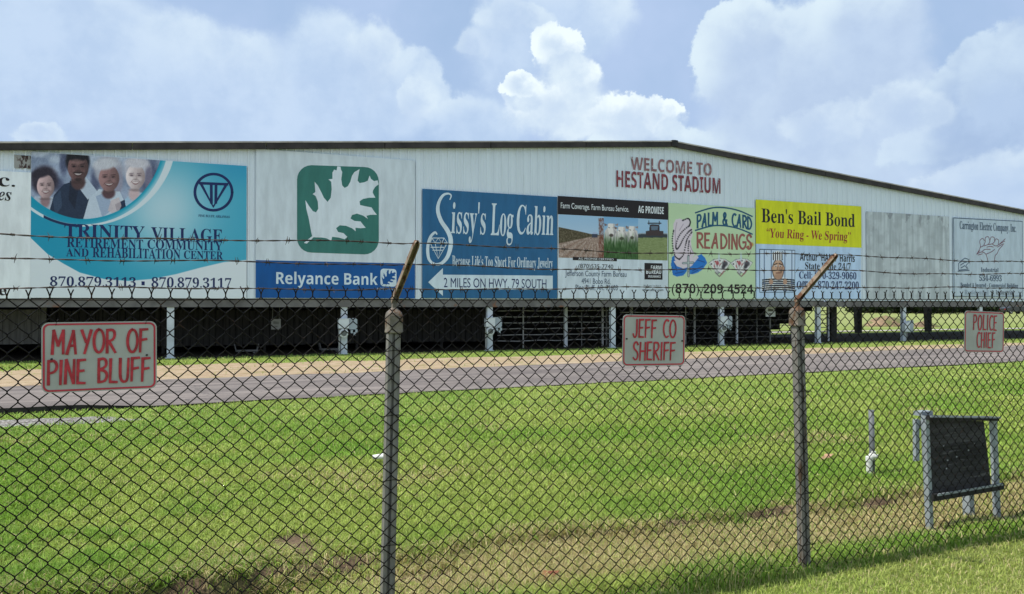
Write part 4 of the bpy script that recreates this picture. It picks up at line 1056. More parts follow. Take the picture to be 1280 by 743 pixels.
notice(963, 383.5, 396, .9, 'small white notice sign on a dark post between the pipe rails', M_cab, True)
notice(345, 399, 412, 1.3, 'small grey notice hanging in the dark under the bank billboard', mat('dull_notice', (.24, .24, .24), .7), False)

def rail_fence(name, label, px0, px1, y, posts, zs, thick, m):
    a0, a1 = WALL.loc(px0, 400, y)[0], WALL.loc(px1, 400, y)[0]
    r_ = empty(name, WALL.world((a0 + a1) / 2, y, 0), label, 'rail fence', 'pipe rail fences under the stadium'); c_ = (a0 + a1) / 2
    for p_, rad, hh, mm in posts:
        x_ = WALL.loc(p_, 400, y)[0] - c_; m_ = MB(); m_.tube([(x_, 0, -.1), (x_, 0, hh)], rad, 8); m_.build('post', mm, r_)
    for z_ in zs:
        m_ = MB(); pts = [(a0 - c_ + (a1 - a0) * i / 6, -.05 * 0, z_ + .015 * math.sin(3.1 * i + z_ * 7)) for i in range(7)]; m_.tube(pts, thick, 6); m_.build('rail', m, r_)
    return r_
rail_fence('rail_fence', 'pale pipe rail fence under the farm insurance billboard', 622, 768, 1.5, [(654, .03, 1.62, M_pipe), (707, .085, 2.1, M_cab), (727, .022, 1.4, M_dkpipe), (753, .05, 2.05, M_pipe), (758, .035, 2.05, M_dkpipe)], [.28, .52, .76, 1.0, 1.24, 1.48, 1.76], .020, M_pipe)
rail_fence('rail_fence', 'pipe rail fence in the dark behind the notice sign left of the taller fence post', 860, 990, 1.6, [(868, .05, 2.05, M_pipe), (921, .055, 1.62, M_cab), (946, .03, 1.7, M_dkpipe), (989, .04, 1.95, M_dkpipe)], [.25, .5, .78, 1.04, 1.3, 1.58, 1.86], .018, M_dkpipe)
rail_fence('rail_fence', 'white slanting gate rails showing beside the county sheriff plate', 775, 860, 1.4, [(789, .07, 2.1, M_pipe), (857, .025, 1.9, M_pipe)], [.5, .8, 1.1, 1.4, 1.72], .022, M_pipe)
rail_fence('rail_fence', 'short narrow panel of pipe rails beside the black end post of the stadium', 1023.5, 1036, 1.5, [(1024, .03, 2.0, M_pipe), (1035.5, .045, 2.0, M_cab)], [.25, .45, .65, .85, 1.05, 1.25, 1.45, 1.65], .02, M_dkpipe)
# low pieces of clutter in the shade: a trough and a bucket
def trough(px, y, w_, label):
    a = WALL.loc(px, 430, y)[0]
    r_ = empty('feed_trough', WALL.world(a, y, 0), label, 'trough')
    m_ = MB(); m_.prism([(-w_, .32), (-w_ * .86, .06), (w_ * .86, .06), (w_, .32), (w_ * .93, .32), (w_ * .8, .12), (-w_ * .8, .12), (-w_ * .93, .32)], -.2, .2, 'y'); m_.build('basin', M_dkpipe, r_)
    for sx in (-1, 1):
        m_ = MB(); m_.box(sx * w_ * .6 - .03, sx * w_ * .6 + .03, -.15, .15, -.02, .06); m_.build('foot', M_dkpipe, r_)
trough(308, 2.2, .42, 'grey trough on the dark floor left of the hanging notice')
trough(412, 2.0, .40, 'grey trough on the dark floor beside the bank column')

# ================================================================== CHAIN-LINK FENCE
M_wire = mat('rusty_dark_wire', (.011, .008, .0065), .7, .0, var=.5, scale=14, spot=(.035, .018, .010), spot_th=.58, spot_sc=9, spec=.2)
M_barb = mat('rusty_barbed_wire', (.055, .04, .034), .6, .3, var=.35, scale=25)
M_postm = mat('galvanised_line_post', (.215, .205, .19), .55, .25, var=.18, scale=6, spot=(.085, .055, .038), spot_th=.58, spot_sc=3.0, stretch=(6, 6, .6), bump=.15)
M_cap = mat('cast_post_cap', (.20, .175, .145), .6, .2, var=.35, scale=9, spot=(.12, .065, .035), spot_th=.5, spot_sc=14, bump=.3)
M_arm = mat('rusted_barb_arm', (.27, .205, .155), .75, .1, var=.3, scale=9, spot=(.15, .07, .04), spot_th=.50, spot_sc=11, bump=.3)
fence = empty('chain_link_fence', FEN.world(0, 0, 0), 'rusty diamond mesh fence on grey steel posts with slanting arms and barbed wire', 'fence')
fs0, fs1 = FEN.loc(-260, 400)[0], FEN.loc(1560, 400)[0]
PS = [.030, FEN.loc(1004.5, 700)[0]]
gap_ = PS[1] - PS[0]
posts = [PS[0] - gap_, PS[0], PS[1], PS[1] + gap_]
GT = FEN.o[0] * DX + FEN.o[1] * DY
def fground(a): return float(terrain(np.array([GT + a]), np.array([QF]))[0])
WD, HD = .0775, .0800
HT0 = FEN.loc(300, 371.5)[1]; hs = (FEN.loc(1200, 372.2)[1] - HT0) / (FEN.loc(1200, 372)[0] - FEN.loc(300, 372)[0]); hx = FEN.loc(300, 372)[0]
def mtop(a): return HT0 + hs * (a - hx)
nw = int((fs1 - fs0) / (WD / 2)); nr = int(1.72 / (HD / 2))
m_ = MB()
wob = lambda a, z: (.010 * math.sin(a * 1.7 + z * 2.1) + .006 * math.sin(a * 4.1 - z * 3.3), .004 * math.sin(a * 2.3 + z * 5) + .003 * math.sin(a * 7 + z * 9))
for i in range(nw):
    pts = []
    sl_ = min(1, max(0, i / nw * 1.6 - .3))       # the weave is pulled tighter towards the right
    for j in range(nr + 1):
        b_ = (i + j) % 2
        x_ = fs0 + WD / 2 * (i + b_); z_ = mtop(x_) - j * HD / 2
        oy, oz = wob(x_, z_)
        inset = .0012 if b_ else -.0012
        for hz_ in ((.0030 + .0035 * sl_, -.0030 - .0035 * sl_) if 0 < j < nr else (0,)): pts.append((x_ + inset + oz * .5, oy + (.0022 if b_ else -.0022), z_ + oz + hz_))
    # twisted selvage: the wire ends rise, wrap and splay at the top
    x0_, y0_, z0q = pts[0]
    sg = 1 if (i % 2) else -1
    tip = .9 + .35 * random.random()
    pts = [(x0_ + sg * .010 * tip, y0_ - .004 * sg, z0q + .040 * tip), (x0_ + sg * .0015, y0_ + .003 * sg, z0q + .022), (x0_ - sg * .0015, y0_, z0q + .008)] + pts
    m_.tube(pts, .0030, 5, caps=False)
mesh_o = m_.build('mesh', M_wire, fence, smooth=True, recalc=False)
# bottom and top tension wires
m_ = MB()
for dz in (-.012,):
    m_.tube([(fs0 + (fs1 - fs0) * k / 40, .006, mtop(fs0 + (fs1 - fs0) * k / 40) + dz + .003 * math.sin(k)) for k in range(41)], .0022, 5)
m_.build('tension_wire', M_wire, fence)
# posts: roll-formed section with a groove to the front; each leans a little
def post(a, lean, arm_dx, arm_up, armlean):
    zb_ = fground(a) - .25; zt_ = mtop(a) - .075
    prof = [(-.042, -.030), (-.018, -.034), (-.012, -.016), (-.004, -.016), (.002, -.036), (.036, -.032), (.044, -.022), (.044, .026), (.036, .034), (-.036, .034), (-.044, .026), (-.044, -.022)]
    m_ = MB(); n_ = len(prof); b0 = 0; zs = np.linspace(zb_, zt_, 8)
    for z_ in zs:
        for p_ in prof: m_.v.append((a + p_[0] * .74 + lean * (z_ - zt_), p_[1] * .85 + .045, z_))
    for k in range(len(zs) - 1):
        for i in range(n_):
            j = (i + 1) % n_; m_.f.append((k * n_ + i, k * n_ + j, (k + 1) * n_ + j, (k + 1) * n_ + i)); m_.mi.append(0)
    po = m_.build('post', M_postm, fence, recalc=True)
    # cast cap: sleeve, dome, neck
    m_ = MB()
    pr = [(-.050, -.036), (-.040, -.046), (.040, -.046), (.050, -.036), (.050, .040), (.040, .048), (-.040, .048), (-.050, .040)]
    lv = [(zt_ - .105, 1.0), (zt_ - .100, 1.05), (zt_ - .085, 1.0), (zt_ - .018, 1.0), (zt_ - .002, .88), (zt_ + .012, .55), (zt_ + .022, .32), (zt_ + .055, .26), (zt_ + .075, .34), (zt_ + .09, .25)]
    for z_, sc in lv:
        for p_ in pr: m_.v.append((a + p_[0] * sc * .76, p_[1] * sc * .85 + .045, z_))
    for k in range(len(lv) - 1):
        for i in range(8):
            j = (i + 1) % 8; m_.f.append((k * 8 + i, k * 8 + j, (k + 1) * 8 + j, (k + 1) * 8 + i)); m_.mi.append(0)
    m_.f.append(tuple(range(8))[::-1]); m_.mi.append(0); m_.f.append(tuple(len(m_.v) - 8 + i for i in range(8))); m_.mi.append(0)
    m_.build('post_cap', M_cap, po, smooth=False)
    # arm: pressed channel leaning out over the mown side
    zA_ = zt_ + .06
    p0 = Vector((a, .045, zA_)); p1 = Vector((a + arm_dx, .045 - armlean, zA_ + arm_up))
    t = (p1 - p0).normalized(); side = Vector((1, 0, 0)); side = (side - t * side.dot(t)).normalized(); up = side.cross(t)
    m_ = MB(); sec = [(-.0145, -.011), (.0145, -.011), (.0145, .014), (.0105, .014), (.0105, -.007), (-.0105, -.007), (-.0105, .014), (-.0145, .014)]
    L_ = (p1 - p0).length
    for f_, w_ in ((-.04, .8), (0, 1), (.5, 1.0), (.93, 1.0), (.985, .8), (1.0, .35)):
        for u_, v_ in sec: m_.v.append(tuple(p0 + t * (L_ * f_) + side * u_ * w_ + up * v_ * w_))
    for k in range(5):
        for i in range(8):
            j = (i + 1) % 8; m_.f.append((k * 8 + i, k * 8 + j, (k + 1) * 8 + j, (k + 1) * 8 + i)); m_.mi.append(0)
    e = len(m_.v) - 8
    for q_ in ((0, 1, 4, 5), (1, 2, 3, 4), (0, 5, 6, 7)): m_.f.append(tuple(e + i for i in q_)); m_.mi.append(0)
    m_.build('barb_arm', M_arm, fence)
    # tie wires that hold the mesh
    for z_ in np.arange(zt_ - .2, zb_ + .4, -.32):
        m_ = MB(); cx = a + lean * (z_ - zt_)
        m_.tube([(cx - .053, .05, z_), (cx - .05, -.004, z_ + .006), (cx, -.010, z_ + .012), (cx + .05, -.004, z_ + .006), (cx + .053, .05, z_)], .0021, 5); m_.build('tie_wire', M_wire, po)
    return p0, t, L_
ends = []
for a, lean, ad, au, al in ((posts[0], .01, .02, .28, .28), (posts[1], .022, .045, .28, .27), (posts[2], -.030, .055, .275, .27), (posts[3], -.02, .03, .28, .28)):
    ends.append(post(a, lean, ad, au, al))
def strand(frac, sag, ph):
    nodes = [e[0] + e[1] * (e[2] * f_) for e, f_ in zip(ends, frac)]
    # extend beyond the end posts
    d0 = (nodes[0] - nodes[1]); nodes = [nodes[0] + d0 * .5] + nodes; d1 = nodes[-1] - nodes[-2]; nodes.append(nodes[-1] + d1 * .5)
    path = []
    for p, q in zip(nodes[:-1], nodes[1:]):
        for k in range(40):
            t = k / 40; c_ = p.lerp(q, t); c_ = c_ + Vector((0, .006 * math.sin(5 * t + ph), -sag * 4 * t * (1 - t) + .003 * math.sin(23 * t + ph * 3) + .005 * math.sin(9 * t + ph))); path.append(c_)
    path.append(nodes[-1])
    m_ = MB()
    # two-ply twist
    for ply in (0, math.pi):
        pts = []
        for i in range(len(path) - 1):
            for k in range(3):
                c_ = path[i].lerp(path[i + 1], k / 3); an = (i * 3 + k) * .95 + ply; pts.append(c_ + Vector((0, math.cos(an), math.sin(an))) * .0019)
        m_.tube(pts, .0017, 4, caps=False)
    # barbs: two short pointed wires wrapped round the strand
    tot = 0; nxt = .06 + .05 * ph % .1
    for i in range(len(path) - 1):
        tot += (path[i + 1] - path[i]).length
        if tot > nxt:
            nxt += .128 + random.uniform(-.012, .012); c_ = path[i]; d_ = (path[i + 1] - path[i]).normalized()
            for k in range(2):
                an = random.uniform(0, 6.28); u = Vector((0, math.cos(an), math.sin(an))); off = d_ * (.005 * (k * 2 - 1))
                a_ = c_ + off + u * .020 + d_ * random.uniform(-.008, .008); b_ = c_ + off - u * .020 + d_ * random.uniform(-.008, .008)
                m_.tube([a_, c_ + off + u * .003, c_ + off - u * .003, b_], [.0006, .0019, .0019, .0006], 4)
            m_.tube([c_ - d_ * .009, c_ + d_ * .009], .0046, 5)
    return m_.build('barbed_wire', M_barb, fence)
strand((.97, .95, .97, .97), .010, 0.3); strand((.66, .61, .66, .66), .010, 1.7); strand((.20, .21, .31, .31), .006, 3.1)

# ---- name plates wired to the mesh
M_plate = mat('dull_white_plate', (.385, .385, .355), .55, var=.10, scale=5, spot=(.45, .42, .36), spot_th=.66, spot_sc=9)
M_platered = mat('sign_red', (.44, .035, .055), .5, var=.15, scale=8)
M_brush = mat('hand_brushed_red', (.40, .030, .042), .55, var=.30, scale=25)
def plate(label, px0, px1, pyt, pyb, rows, stroke, holes, tilt=0.0, r=.028, gapk=.2):
    y0 = -.02
    a0, z1 = FEN.loc(px0, pyt, y0); a1 = FEN.loc(px1, pyt, y0)[0]; z0 = FEN.loc(px0, pyb, y0)[1]
    W_, H_ = a1 - a0, z1 - z0
    r_ = empty('name_sign', FEN.world((a0 + a1) / 2, y0, z0), label, 'sign', 'red lettered name signs on the fence')
    r_.rotation_euler = (0, tilt, ROTZ)
    def rr(x0, z0_, x1, z1_, rad, n=6):
        p = []
        for cx, cz, st_ in ((x1 - rad, z0_ + rad, -90), (x1 - rad, z1_ - rad, 0), (x0 + rad, z1_ - rad, 90), (x0 + rad, z0_ + rad, 180)):
            for i in range(n + 1): p.append((cx + rad * math.cos(R(st_ + 90 * i / n)), cz + rad * math.sin(R(st_ + 90 * i / n))))
        return p
    m_ = MB(); m_.prism(rr(-W_ / 2, 0, W_ / 2, H_, r), -.0015, .0015, 'y'); m_.build('plate', M_plate, r_)
    # border ring
    o_, i_ = rr(-W_ / 2 + .005, .005, W_ / 2 - .005, H_ - .005, r - .004), rr(-W_ / 2 + .0125, .0125, W_ / 2 - .0125, H_ - .0125, r - .010)
    m_ = MB(); n_ = len(o_); m_.v = [(p[0], -.0028, p[1]) for p in o_] + [(p[0], -.0028, p[1]) for p in i_]
    for k in range(n_):
        j = (k + 1) % n_; m_.f.append((k, j, n_ + j, n_ + k)); m_.mi.append(0)
    m_.build('border', M_platered, r_)
    for body, x0, x1, b0, b1 in rows:
        m_ = MB(); hand_text(m_, body, -W_ / 2 + W_ * x0, -W_ / 2 + W_ * x1, H_ * b0, H_ * b1, stroke, -.004, gapk, .02); m_.build('lettering', M_brush, r_)
    for hx_, hz_ in holes:
        m_ = MB(); x_, z_ = -W_ / 2 + W_ * hx_, H_ * hz_; m_.tube([(x_, -.008, z_), (x_, .006, z_)], .0045, 8); m_.build('bolt', M_black, r_)
    for hx_ in (.12, .9):
        m_ = MB(); x_ = -W_ / 2 + W_ * hx_; m_.tube([(x_, -.004, H_ - .012), (x_ + .004, -.005, H_ + .006), (x_ + .006, .016, H_ + .012), (x_, .03, H_ - .004)], .0016, 5); m_.build('tie_wire', M_wire, r_)
    return r_
plate('wide white sign lettered MAYOR OF PINE BLUFF in red, on the fence', 52.5, 196.5, 403, 491.5, [('MAYOR OF', .09, .915, .555, .885), ('PINE BLUFF', .055, .935, .125, .46)], .0115, [(.085, .48), (.91, .50)], R(-.4))
plate('white sign lettered JEFF CO SHERIFF in red, on the fence between the two posts', 777.5, 855.5, 394, 459, [('JEFF CO', .16, .84, .56, .90), ('SHERIFF', .165, .835, .12, .46)], .0108, [(.06, .53), (.95, .49)], R(1.0))
plate('small white sign lettered POLICE CHIEF in red, on the fence above the black board', 1204.5, 1254, 389.5, 441.5, [('POLICE', .22, .80, .55, .90), ('CHIEF', .31, .76, .12, .48)], .0105, [], R(1.8), gapk=.30)

# ================================================================== BOARD, STANDPIPE, LITTER
M_ply = mat('black_weathered_plywood', (.042, .041, .042), .8, var=.6, scale=2.2, spot=(.12, .117, .118), spot_th=.56, spot_sc=6, stretch=(.35, 1, 6), bump=.9, bscale=10)
M_angle = mat('blue_grey_steel', (.33, .37, .40), .5, .3, var=.15, scale=6, spot=(.22, .19, .17), spot_th=.66, spot_sc=10)
bx0, by0 = ground_pt(1163, 668, -.05); bx1, by1 = ground_pt(1247, 648, -.03)
ba = math.atan2(by1 - by0, bx1 - bx0); BWd = math.hypot(bx1 - bx0, by1 - by0)
board = empty('board_stand', (bx0, by0, gz(bx0, by0)), 'black weathered board in a grey steel frame on legs, standing behind the fence', 'board stand', rz=ba)
ub = ray(1155, 519); BH = (ub[2] / ub[1]) * by0 + EYE - board.location.z
W_ = BWd
def leg(x, y, z0, z1, dx_, name='leg', w_=.040):
    m_ = MB(); sec = [(-w_ / 2, -w_ / 2), (w_ / 2, -w_ / 2), (w_ / 2, -w_ / 2 + .008), (-w_ / 2 + .008, -w_ / 2 + .008), (-w_ / 2 + .008, w_ / 2), (-w_ / 2, w_ / 2)]
    for z_ in (z0, z1):
        for u, v_ in sec: m_.v.append((x + u + dx_ * (z_ - z0), y + v_, z_))
    for i in range(6):
        j = (i + 1) % 6; m_.f.append((i, j, 6 + j, 6 + i)); m_.mi.append(0)
    m_.f += [(0, 3, 2, 1), (0, 5, 4, 3), (6, 7, 8, 9), (6, 9, 10, 11)]; m_.mi += [0] * 4
    return m_.build(name, M_angle, board)
tl = -.055
leg(0, 0, -.15, BH, tl); DROP = .060; leg(W_, 0, -.15, BH - DROP, tl)
leg(W_ - .20, .10, -.15, .24, tl, 'rear_leg', .06)
xt = tl * (BH + .15); xm = tl * (BH * .38)
m_ = MB()
ZBt, ZTp = .27 * BH + .03, BH - .035
m_.v = [(.035 + tl * ZBt, -.005, ZBt), (W_ - .075 + tl * ZBt, -.005, ZBt), (W_ - .13 + tl * ZTp, -.005, ZTp - DROP * .9), (.035 + tl * ZTp, -.005, ZTp), (.035 + tl * ZBt, .014, ZBt), (W_ - .075 + tl * ZBt, .014, ZBt), (W_ - .13 + tl * ZTp, .014, ZTp - DROP * .9), (.035 + tl * ZTp, .014, ZTp)]
m_.f = [(0, 1, 2, 3), (7, 6, 5, 4), (0, 4, 5, 1), (1, 5, 6, 2), (2, 6, 7, 3), (3, 7, 4, 0)]; m_.mi = [0] * 6
bd = m_.build('board', M_ply, board)
for x_, z_ in ((.2, .62), (.24, .42), (.36, .45), (.34, .36), (.6, .60), (.22, .31), (.52, .52)):
    m_ = MB(); x_, z_ = x_ * W_ / .9, ZBt + (ZTp - ZBt) * z_; m_.box(x_ + tl * z_, x_ + tl * z_ + .012, -.007, -.0055, z_, z_ + .007); m_.build('staple', M_cab, bd)
def rail(z_, name, mt=M_black):
    m_ = MB(); x0 = tl * z_; m_.box(x0 - .02, x0 + W_ + .02, -.052, -.034, z_ - .03, z_ + .022); m_.build(name, M_black, board)
    m_ = MB(); m_.box(x0 + .02, x0 + W_ - .01, -.062, -.0525, z_ + .008, z_ + .024); m_.build(name, M_angle, board)
rail(ZBt - .01, 'bottom_rail')
m_ = MB(); x0 = tl * BH; m_.box(x0 - .02, x0 + W_ + .005, -.045, .03, BH - .03, BH); m_.v = [(x, y, z - DROP * (x - x0) / W_) for x, y, z in m_.v]; m_.build('top_rail', M_black, board)
m_ = MB(); m_.box(x0 - .02, x0 + W_ + .005, -.060, -.0505, BH - .008, BH + .004); m_.v = [(x, y, z - DROP * (x - x0) / W_) for x, y, z in m_.v]; m_.build('top_rail', M_angle, board)
m_ = MB(); m_.box(x0 + .0, x0 + .13, .031, .10, BH - .01, BH + .022); m_.build('top_plate', M_angle, board)
m_ = MB(); m_.box(x0 - .070, x0 - .028, .03, .055, BH * .60, BH - .03); m_.box(x0 - .0279, x0 + .03, .031, .04, BH - .09, BH - .04); m_.build('side_plate', M_angle, board)

px_, py_ = ground_pt(1087, 595)
M_pvc = mat('chalky_white_plastic', (.66, .66, .62), .5, var=.12, scale=12); M_pgrey = mat('grey_plastic_pipe', (.13, .14, .145), .5, var=.15, scale=8)
stand = empty('standpipe', (px_, py_, 0), 'thin grey upright pipe with a white elbow tap at its foot on the lawn', 'standpipe', rz=0)
u_ = py_ / F
m_ = MB(); m_.tube([(3.2 * u_, 0, -.05), (3.2 * u_, 0, 28 * u_), (2.5 * u_, 0, 82 * u_)], 3.4 * u_, 10); m_.build('riser', M_pgrey, stand, smooth=True)
m_ = MB(); m_.tube([(-1.5 * u_, -.02, -.05), (-1.5 * u_, -.02, 21 * u_)], 3.6 * u_, 12); m_.tube([(-1.5 * u_, -.02, 19 * u_), (-1.5 * u_, -.02, 24.5 * u_)], 4.4 * u_, 12); m_.tube([(-1.5 * u_, -.02, 21 * u_), (1.5 * u_, -.02, 25 * u_), (5.5 * u_, -.02, 25 * u_)], 4.0 * u_, 12); m_.build('elbow', M_pvc, stand)
m_ = MB(); m_.tube([(5.5 * u_, -.02, 25 * u_), (9 * u_, -.03, 25.5 * u_)], 2.4 * u_, 8); m_.tube([(4 * u_, -.02, 28 * u_), (4 * u_, -.02, 31 * u_)], 3 * u_, 8); m_.build('valve', M_pvc, stand)
m_ = MB(); m_.tube([(-.5 * u_, 0, 24.6 * u_), (7 * u_, 0, 24.6 * u_)], 2.2 * u_, 8); m_.build('clamp', M_black, stand)

px_, py_ = ground_pt(474, 580)
cup = empty('white_cup', (px_, py_, .075), 'small crushed white cup lying on the grass left of the fence post', 'cup', rz=.4)
m_ = MB()
rings = 8
for k, (x_, r_) in enumerate(((-.06, .030), (0, .036), (.05, .041), (.055, .043), (.05, .039), (-.055, .027))):
    for i in range(12):
        a = 2 * math.pi * i / 12; m_.v.append((x_, r_ * math.cos(a), r_ * math.sin(a) * .72))
for k in range(5):
    for i in range(12):
        j = (i + 1) % 12; m_.f.append((k * 12 + i, k * 12 + j, (k + 1) * 12 + j, (k + 1) * 12 + i)); m_.mi.append(0)
m_.f.append(tuple(range(12))[::-1]); m_.mi.append(0); m_.f.append(tuple(60 + i for i in range(12))); m_.mi.append(0)
m_.v = [(x * 1.1, y * 1.1, z * 1.1) for x, y, z in m_.v]; m_.build('cup_wall', M_pvc, cup, smooth=True)

def dead_leaf(px, py, size, rot, label, col):
    x_, y_ = ground_pt(px, py, -.05)
    m_ = MB(); out = [(-1, 0), (-.6, .35), (-.2, .30), (.1, .55), (.4, .30), (1, .05), (.45, -.30), (.05, -.5), (-.2, -.28), (-.6, -.33)]
    top = [(x * size, y * size, .05 * math.sin(x * 3) * size + .22 * size * abs(y) + .02) for x, y in out]
    m_.v = top + [(p[0], p[1], p[2] - .004) for p in top] + [(0, 0, .02), (0, 0, .016)]
    n_ = len(out)
    for i in range(n_):
        j = (i + 1) % n_; m_.f += [(i, j, 2 * n_), (n_ + j, n_ + i, 2 * n_ + 1), (i, n_ + i, n_ + j, j)]; m_.mi += [0, 0, 0]
    o = m_.build('dead_leaf', mat('dead_leaf_brown', col, .8, var=.3, scale=20)); o.location = (x_, y_, gz(x_, y_) + .02); o.rotation_euler = (.25, -.3, rot)
    return tag(o, label, 'leaf')
dead_leaf(373, 727, .085, 2.2, 'pale tan dead leaf in the ditch left of the nearer fence post', (.55, .36, .22))
dead_leaf(683, 737, .095, .3, 'rusty brown dead leaf at the foot of the mesh between the posts', (.22, .075, .04))
dead_leaf(1034, 582, .085, .2, 'faint brown dead leaf on the lawn left of the standpipe', (.36, .22, .13))

# ================================================================== FAR FIELD
def mound(px, py, rx, ry, h, label, seed):
    x_, y_ = ground_pt(px, py); s_, q_ = sq(x_, y_)
    gx = np.linspace(-1.15, 1.15, 40); X, Y = np.meshgrid(gx, gx); d = np.sqrt(X ** 2 + Y ** 2)
    z = h * np.clip(1 - d ** 1.6, -.08, 1) * (.75 + .5 * fbm(X * 3 + seed, Y * 3, 4)) + .25 * h * (fbm(X * 7 + seed, Y * 7, 3) - .5) * (d < 1)
    vv = np.stack([X * rx, Y * ry, np.where(d > 1.05, -.1, z)], -1).reshape(-1, 3); k = len(gx); ii = np.arange(k - 1)[:, None] * k + np.arange(k - 1)[None, :]
    o = np_mesh('dirt_mound', vv, np.stack([ii, ii + 1, ii + k + 1, ii + k], -1).ravel(), 4, M_mound)
    o.location = (x_, y_, gz(x_, y_)); o.rotation_euler = (0, 0, ROTZ); return tag(o, label, 'mound', 'dirt mounds in the far field')
M_mound = mat('weedy_dirt', (.24, .165, .10), .95, var=.45, scale=1.4, spot=(.13, .135, .05), spot_th=.44, spot_sc=.8, bump=.8, bscale=3)
mound(1108, 408, 2.3, 1.6, .85, 'larger brown dirt mound with weeds in the field beyond the lone column', 3)
mound(1156, 409, 1.4, 1.1, .45, 'lower reddish dirt mound right of the larger mound and lone column', 8)

M_carw = mat('white_car_paint', (.72, .73, .74), .25, var=.03, spec=.5); M_card = mat('dark_car_paint', (.035, .038, .045), .25, var=.05, spec=.5)
M_tyre = mat('tyre_rubber', (.02, .02, .02), .8); M_rim = mat('wheel_rim', (.4, .4, .42), .35, .7); M_cglass = mat('car_glass', (.03, .035, .04), .08, spec=.7)
M_lamp = mat('headlamp_lens', (.6, .6, .58), .15); M_tail = mat('tail_lamp', (.4, .03, .03), .2)
def car(px, py, yaw, label, paint, van=False):
    x_, y_ = ground_pt(px, py, .35)
    r_ = empty('parked_car', (x_, y_, gz(x_, y_)), label, 'car', 'cars parked beyond the far field', rz=yaw)
    if van: body = [(-2.6, .35), (-2.6, 1.0), (-2.5, 2.0), (-2.3, 2.1), (.9, 2.1), (1.6, 1.35), (2.45, 1.15), (2.6, .9), (2.6, .4)]; win = [(-2.2, 1.4), (-2.15, 1.9), (.75, 1.9), (1.3, 1.4)]; hw = .95
    else: body = [(-2.3, .35), (-2.35, .95), (-2.1, 1.08), (-1.5, 1.15), (-.9, 1.62), (.4, 1.66), (1.15, 1.15), (2.1, 1.0), (2.35, .8), (2.35, .38)]; win = [(-1.25, 1.13), (-.8, 1.54), (.35, 1.58), (.95, 1.13)]; hw = .88
    m_ = MB(); m_.prism(body, -hw, hw, 'y'); o = m_.build('body', paint, r_)
    bv = o.modifiers.new('bevel', 'BEVEL'); bv.width = .09; bv.segments = 3; bv.limit_method = 'ANGLE'
    for sy in (-1, 1):
        m_ = MB(); m_.prism(win, sy * (hw + .004), sy * (hw + .012), 'y'); m_.build('side_window', M_cglass, r_)
    if van: ws = [(.93, -.8, 2.05), (.93, .8, 2.05), (1.57, .85, 1.4), (1.57, -.85, 1.4)]
    else: ws = [(.44, -.72, 1.63), (.44, .72, 1.63), (1.12, .78, 1.18), (1.12, -.78, 1.18)]
    m_ = MB(); m_.face([(p[0] + .03, p[1], p[2] + .03) for p in ws]); m_.face([(p[0] + .01, p[1], p[2] + .01) for p in ws][::-1]); m_.build('windscreen', M_cglass, r_)
    for wx in (-1.4, 1.45):
        for sy in (-1, 1):
            m_ = MB(); m_.tube([(wx, sy * (hw - .2), .34), (wx, sy * (hw + .02), .34)], .34, 20); tw = m_.build('wheel', M_tyre, r_)
            m_ = MB(); m_.tube([(wx, sy * (hw + .021), .34), (wx, sy * (hw + .03), .34)], .2, 14); m_.build('rim', M_rim, tw)
    for sy in (-.62, .62):
        m_ = MB(); m_.box(body[-1][0] - .06, body[-1][0] + .015, sy - .16, sy + .16, .66, .8); m_.build('headlight', M_lamp, r_)
        m_ = MB(); m_.box(body[0][0] - .04, body[0][0] + .02, sy - .13, sy + .13, .72, .9); m_.build('tail_light', M_tail, r_)
    return r_
car(1096, 391.0, .25, 'white van far off beyond the field, seen between the black stadium frames', M_carw, True)
car(1268, 392.5, .15, 'dark car far off beyond the field, above the police chief sign', M_card)
# a far pinkish brick shed
M_pink = mat('pale_brick', (.36, .22, .19), .9, var=.2, scale=2)
x_, y_ = ground_pt(1214, 389.6, .45)
shed = empty('far_shed', (x_, y_, .4), 'low pinkish brick shed far off beyond the field behind the police chief sign', 'shed', rz=.3)
m_ = MB(); m_.box(-5, 5, 0, 5, -.5, 2.6); m_.build('wall', M_pink, shed)
m_ = MB(); m_.prism([(-.5, 2.61), (2.5, 3.7), (5.5, 2.61)], -5.4, 5.4, 'x'); m_.build('roof', M_roof, shed)
for xx in (-3.2, 0, 3.2):
    m_ = MB(); m_.box(xx - .6, xx + .6, -.03, -.004, .2, 1.9); m_.build('door', M_carw, shed)
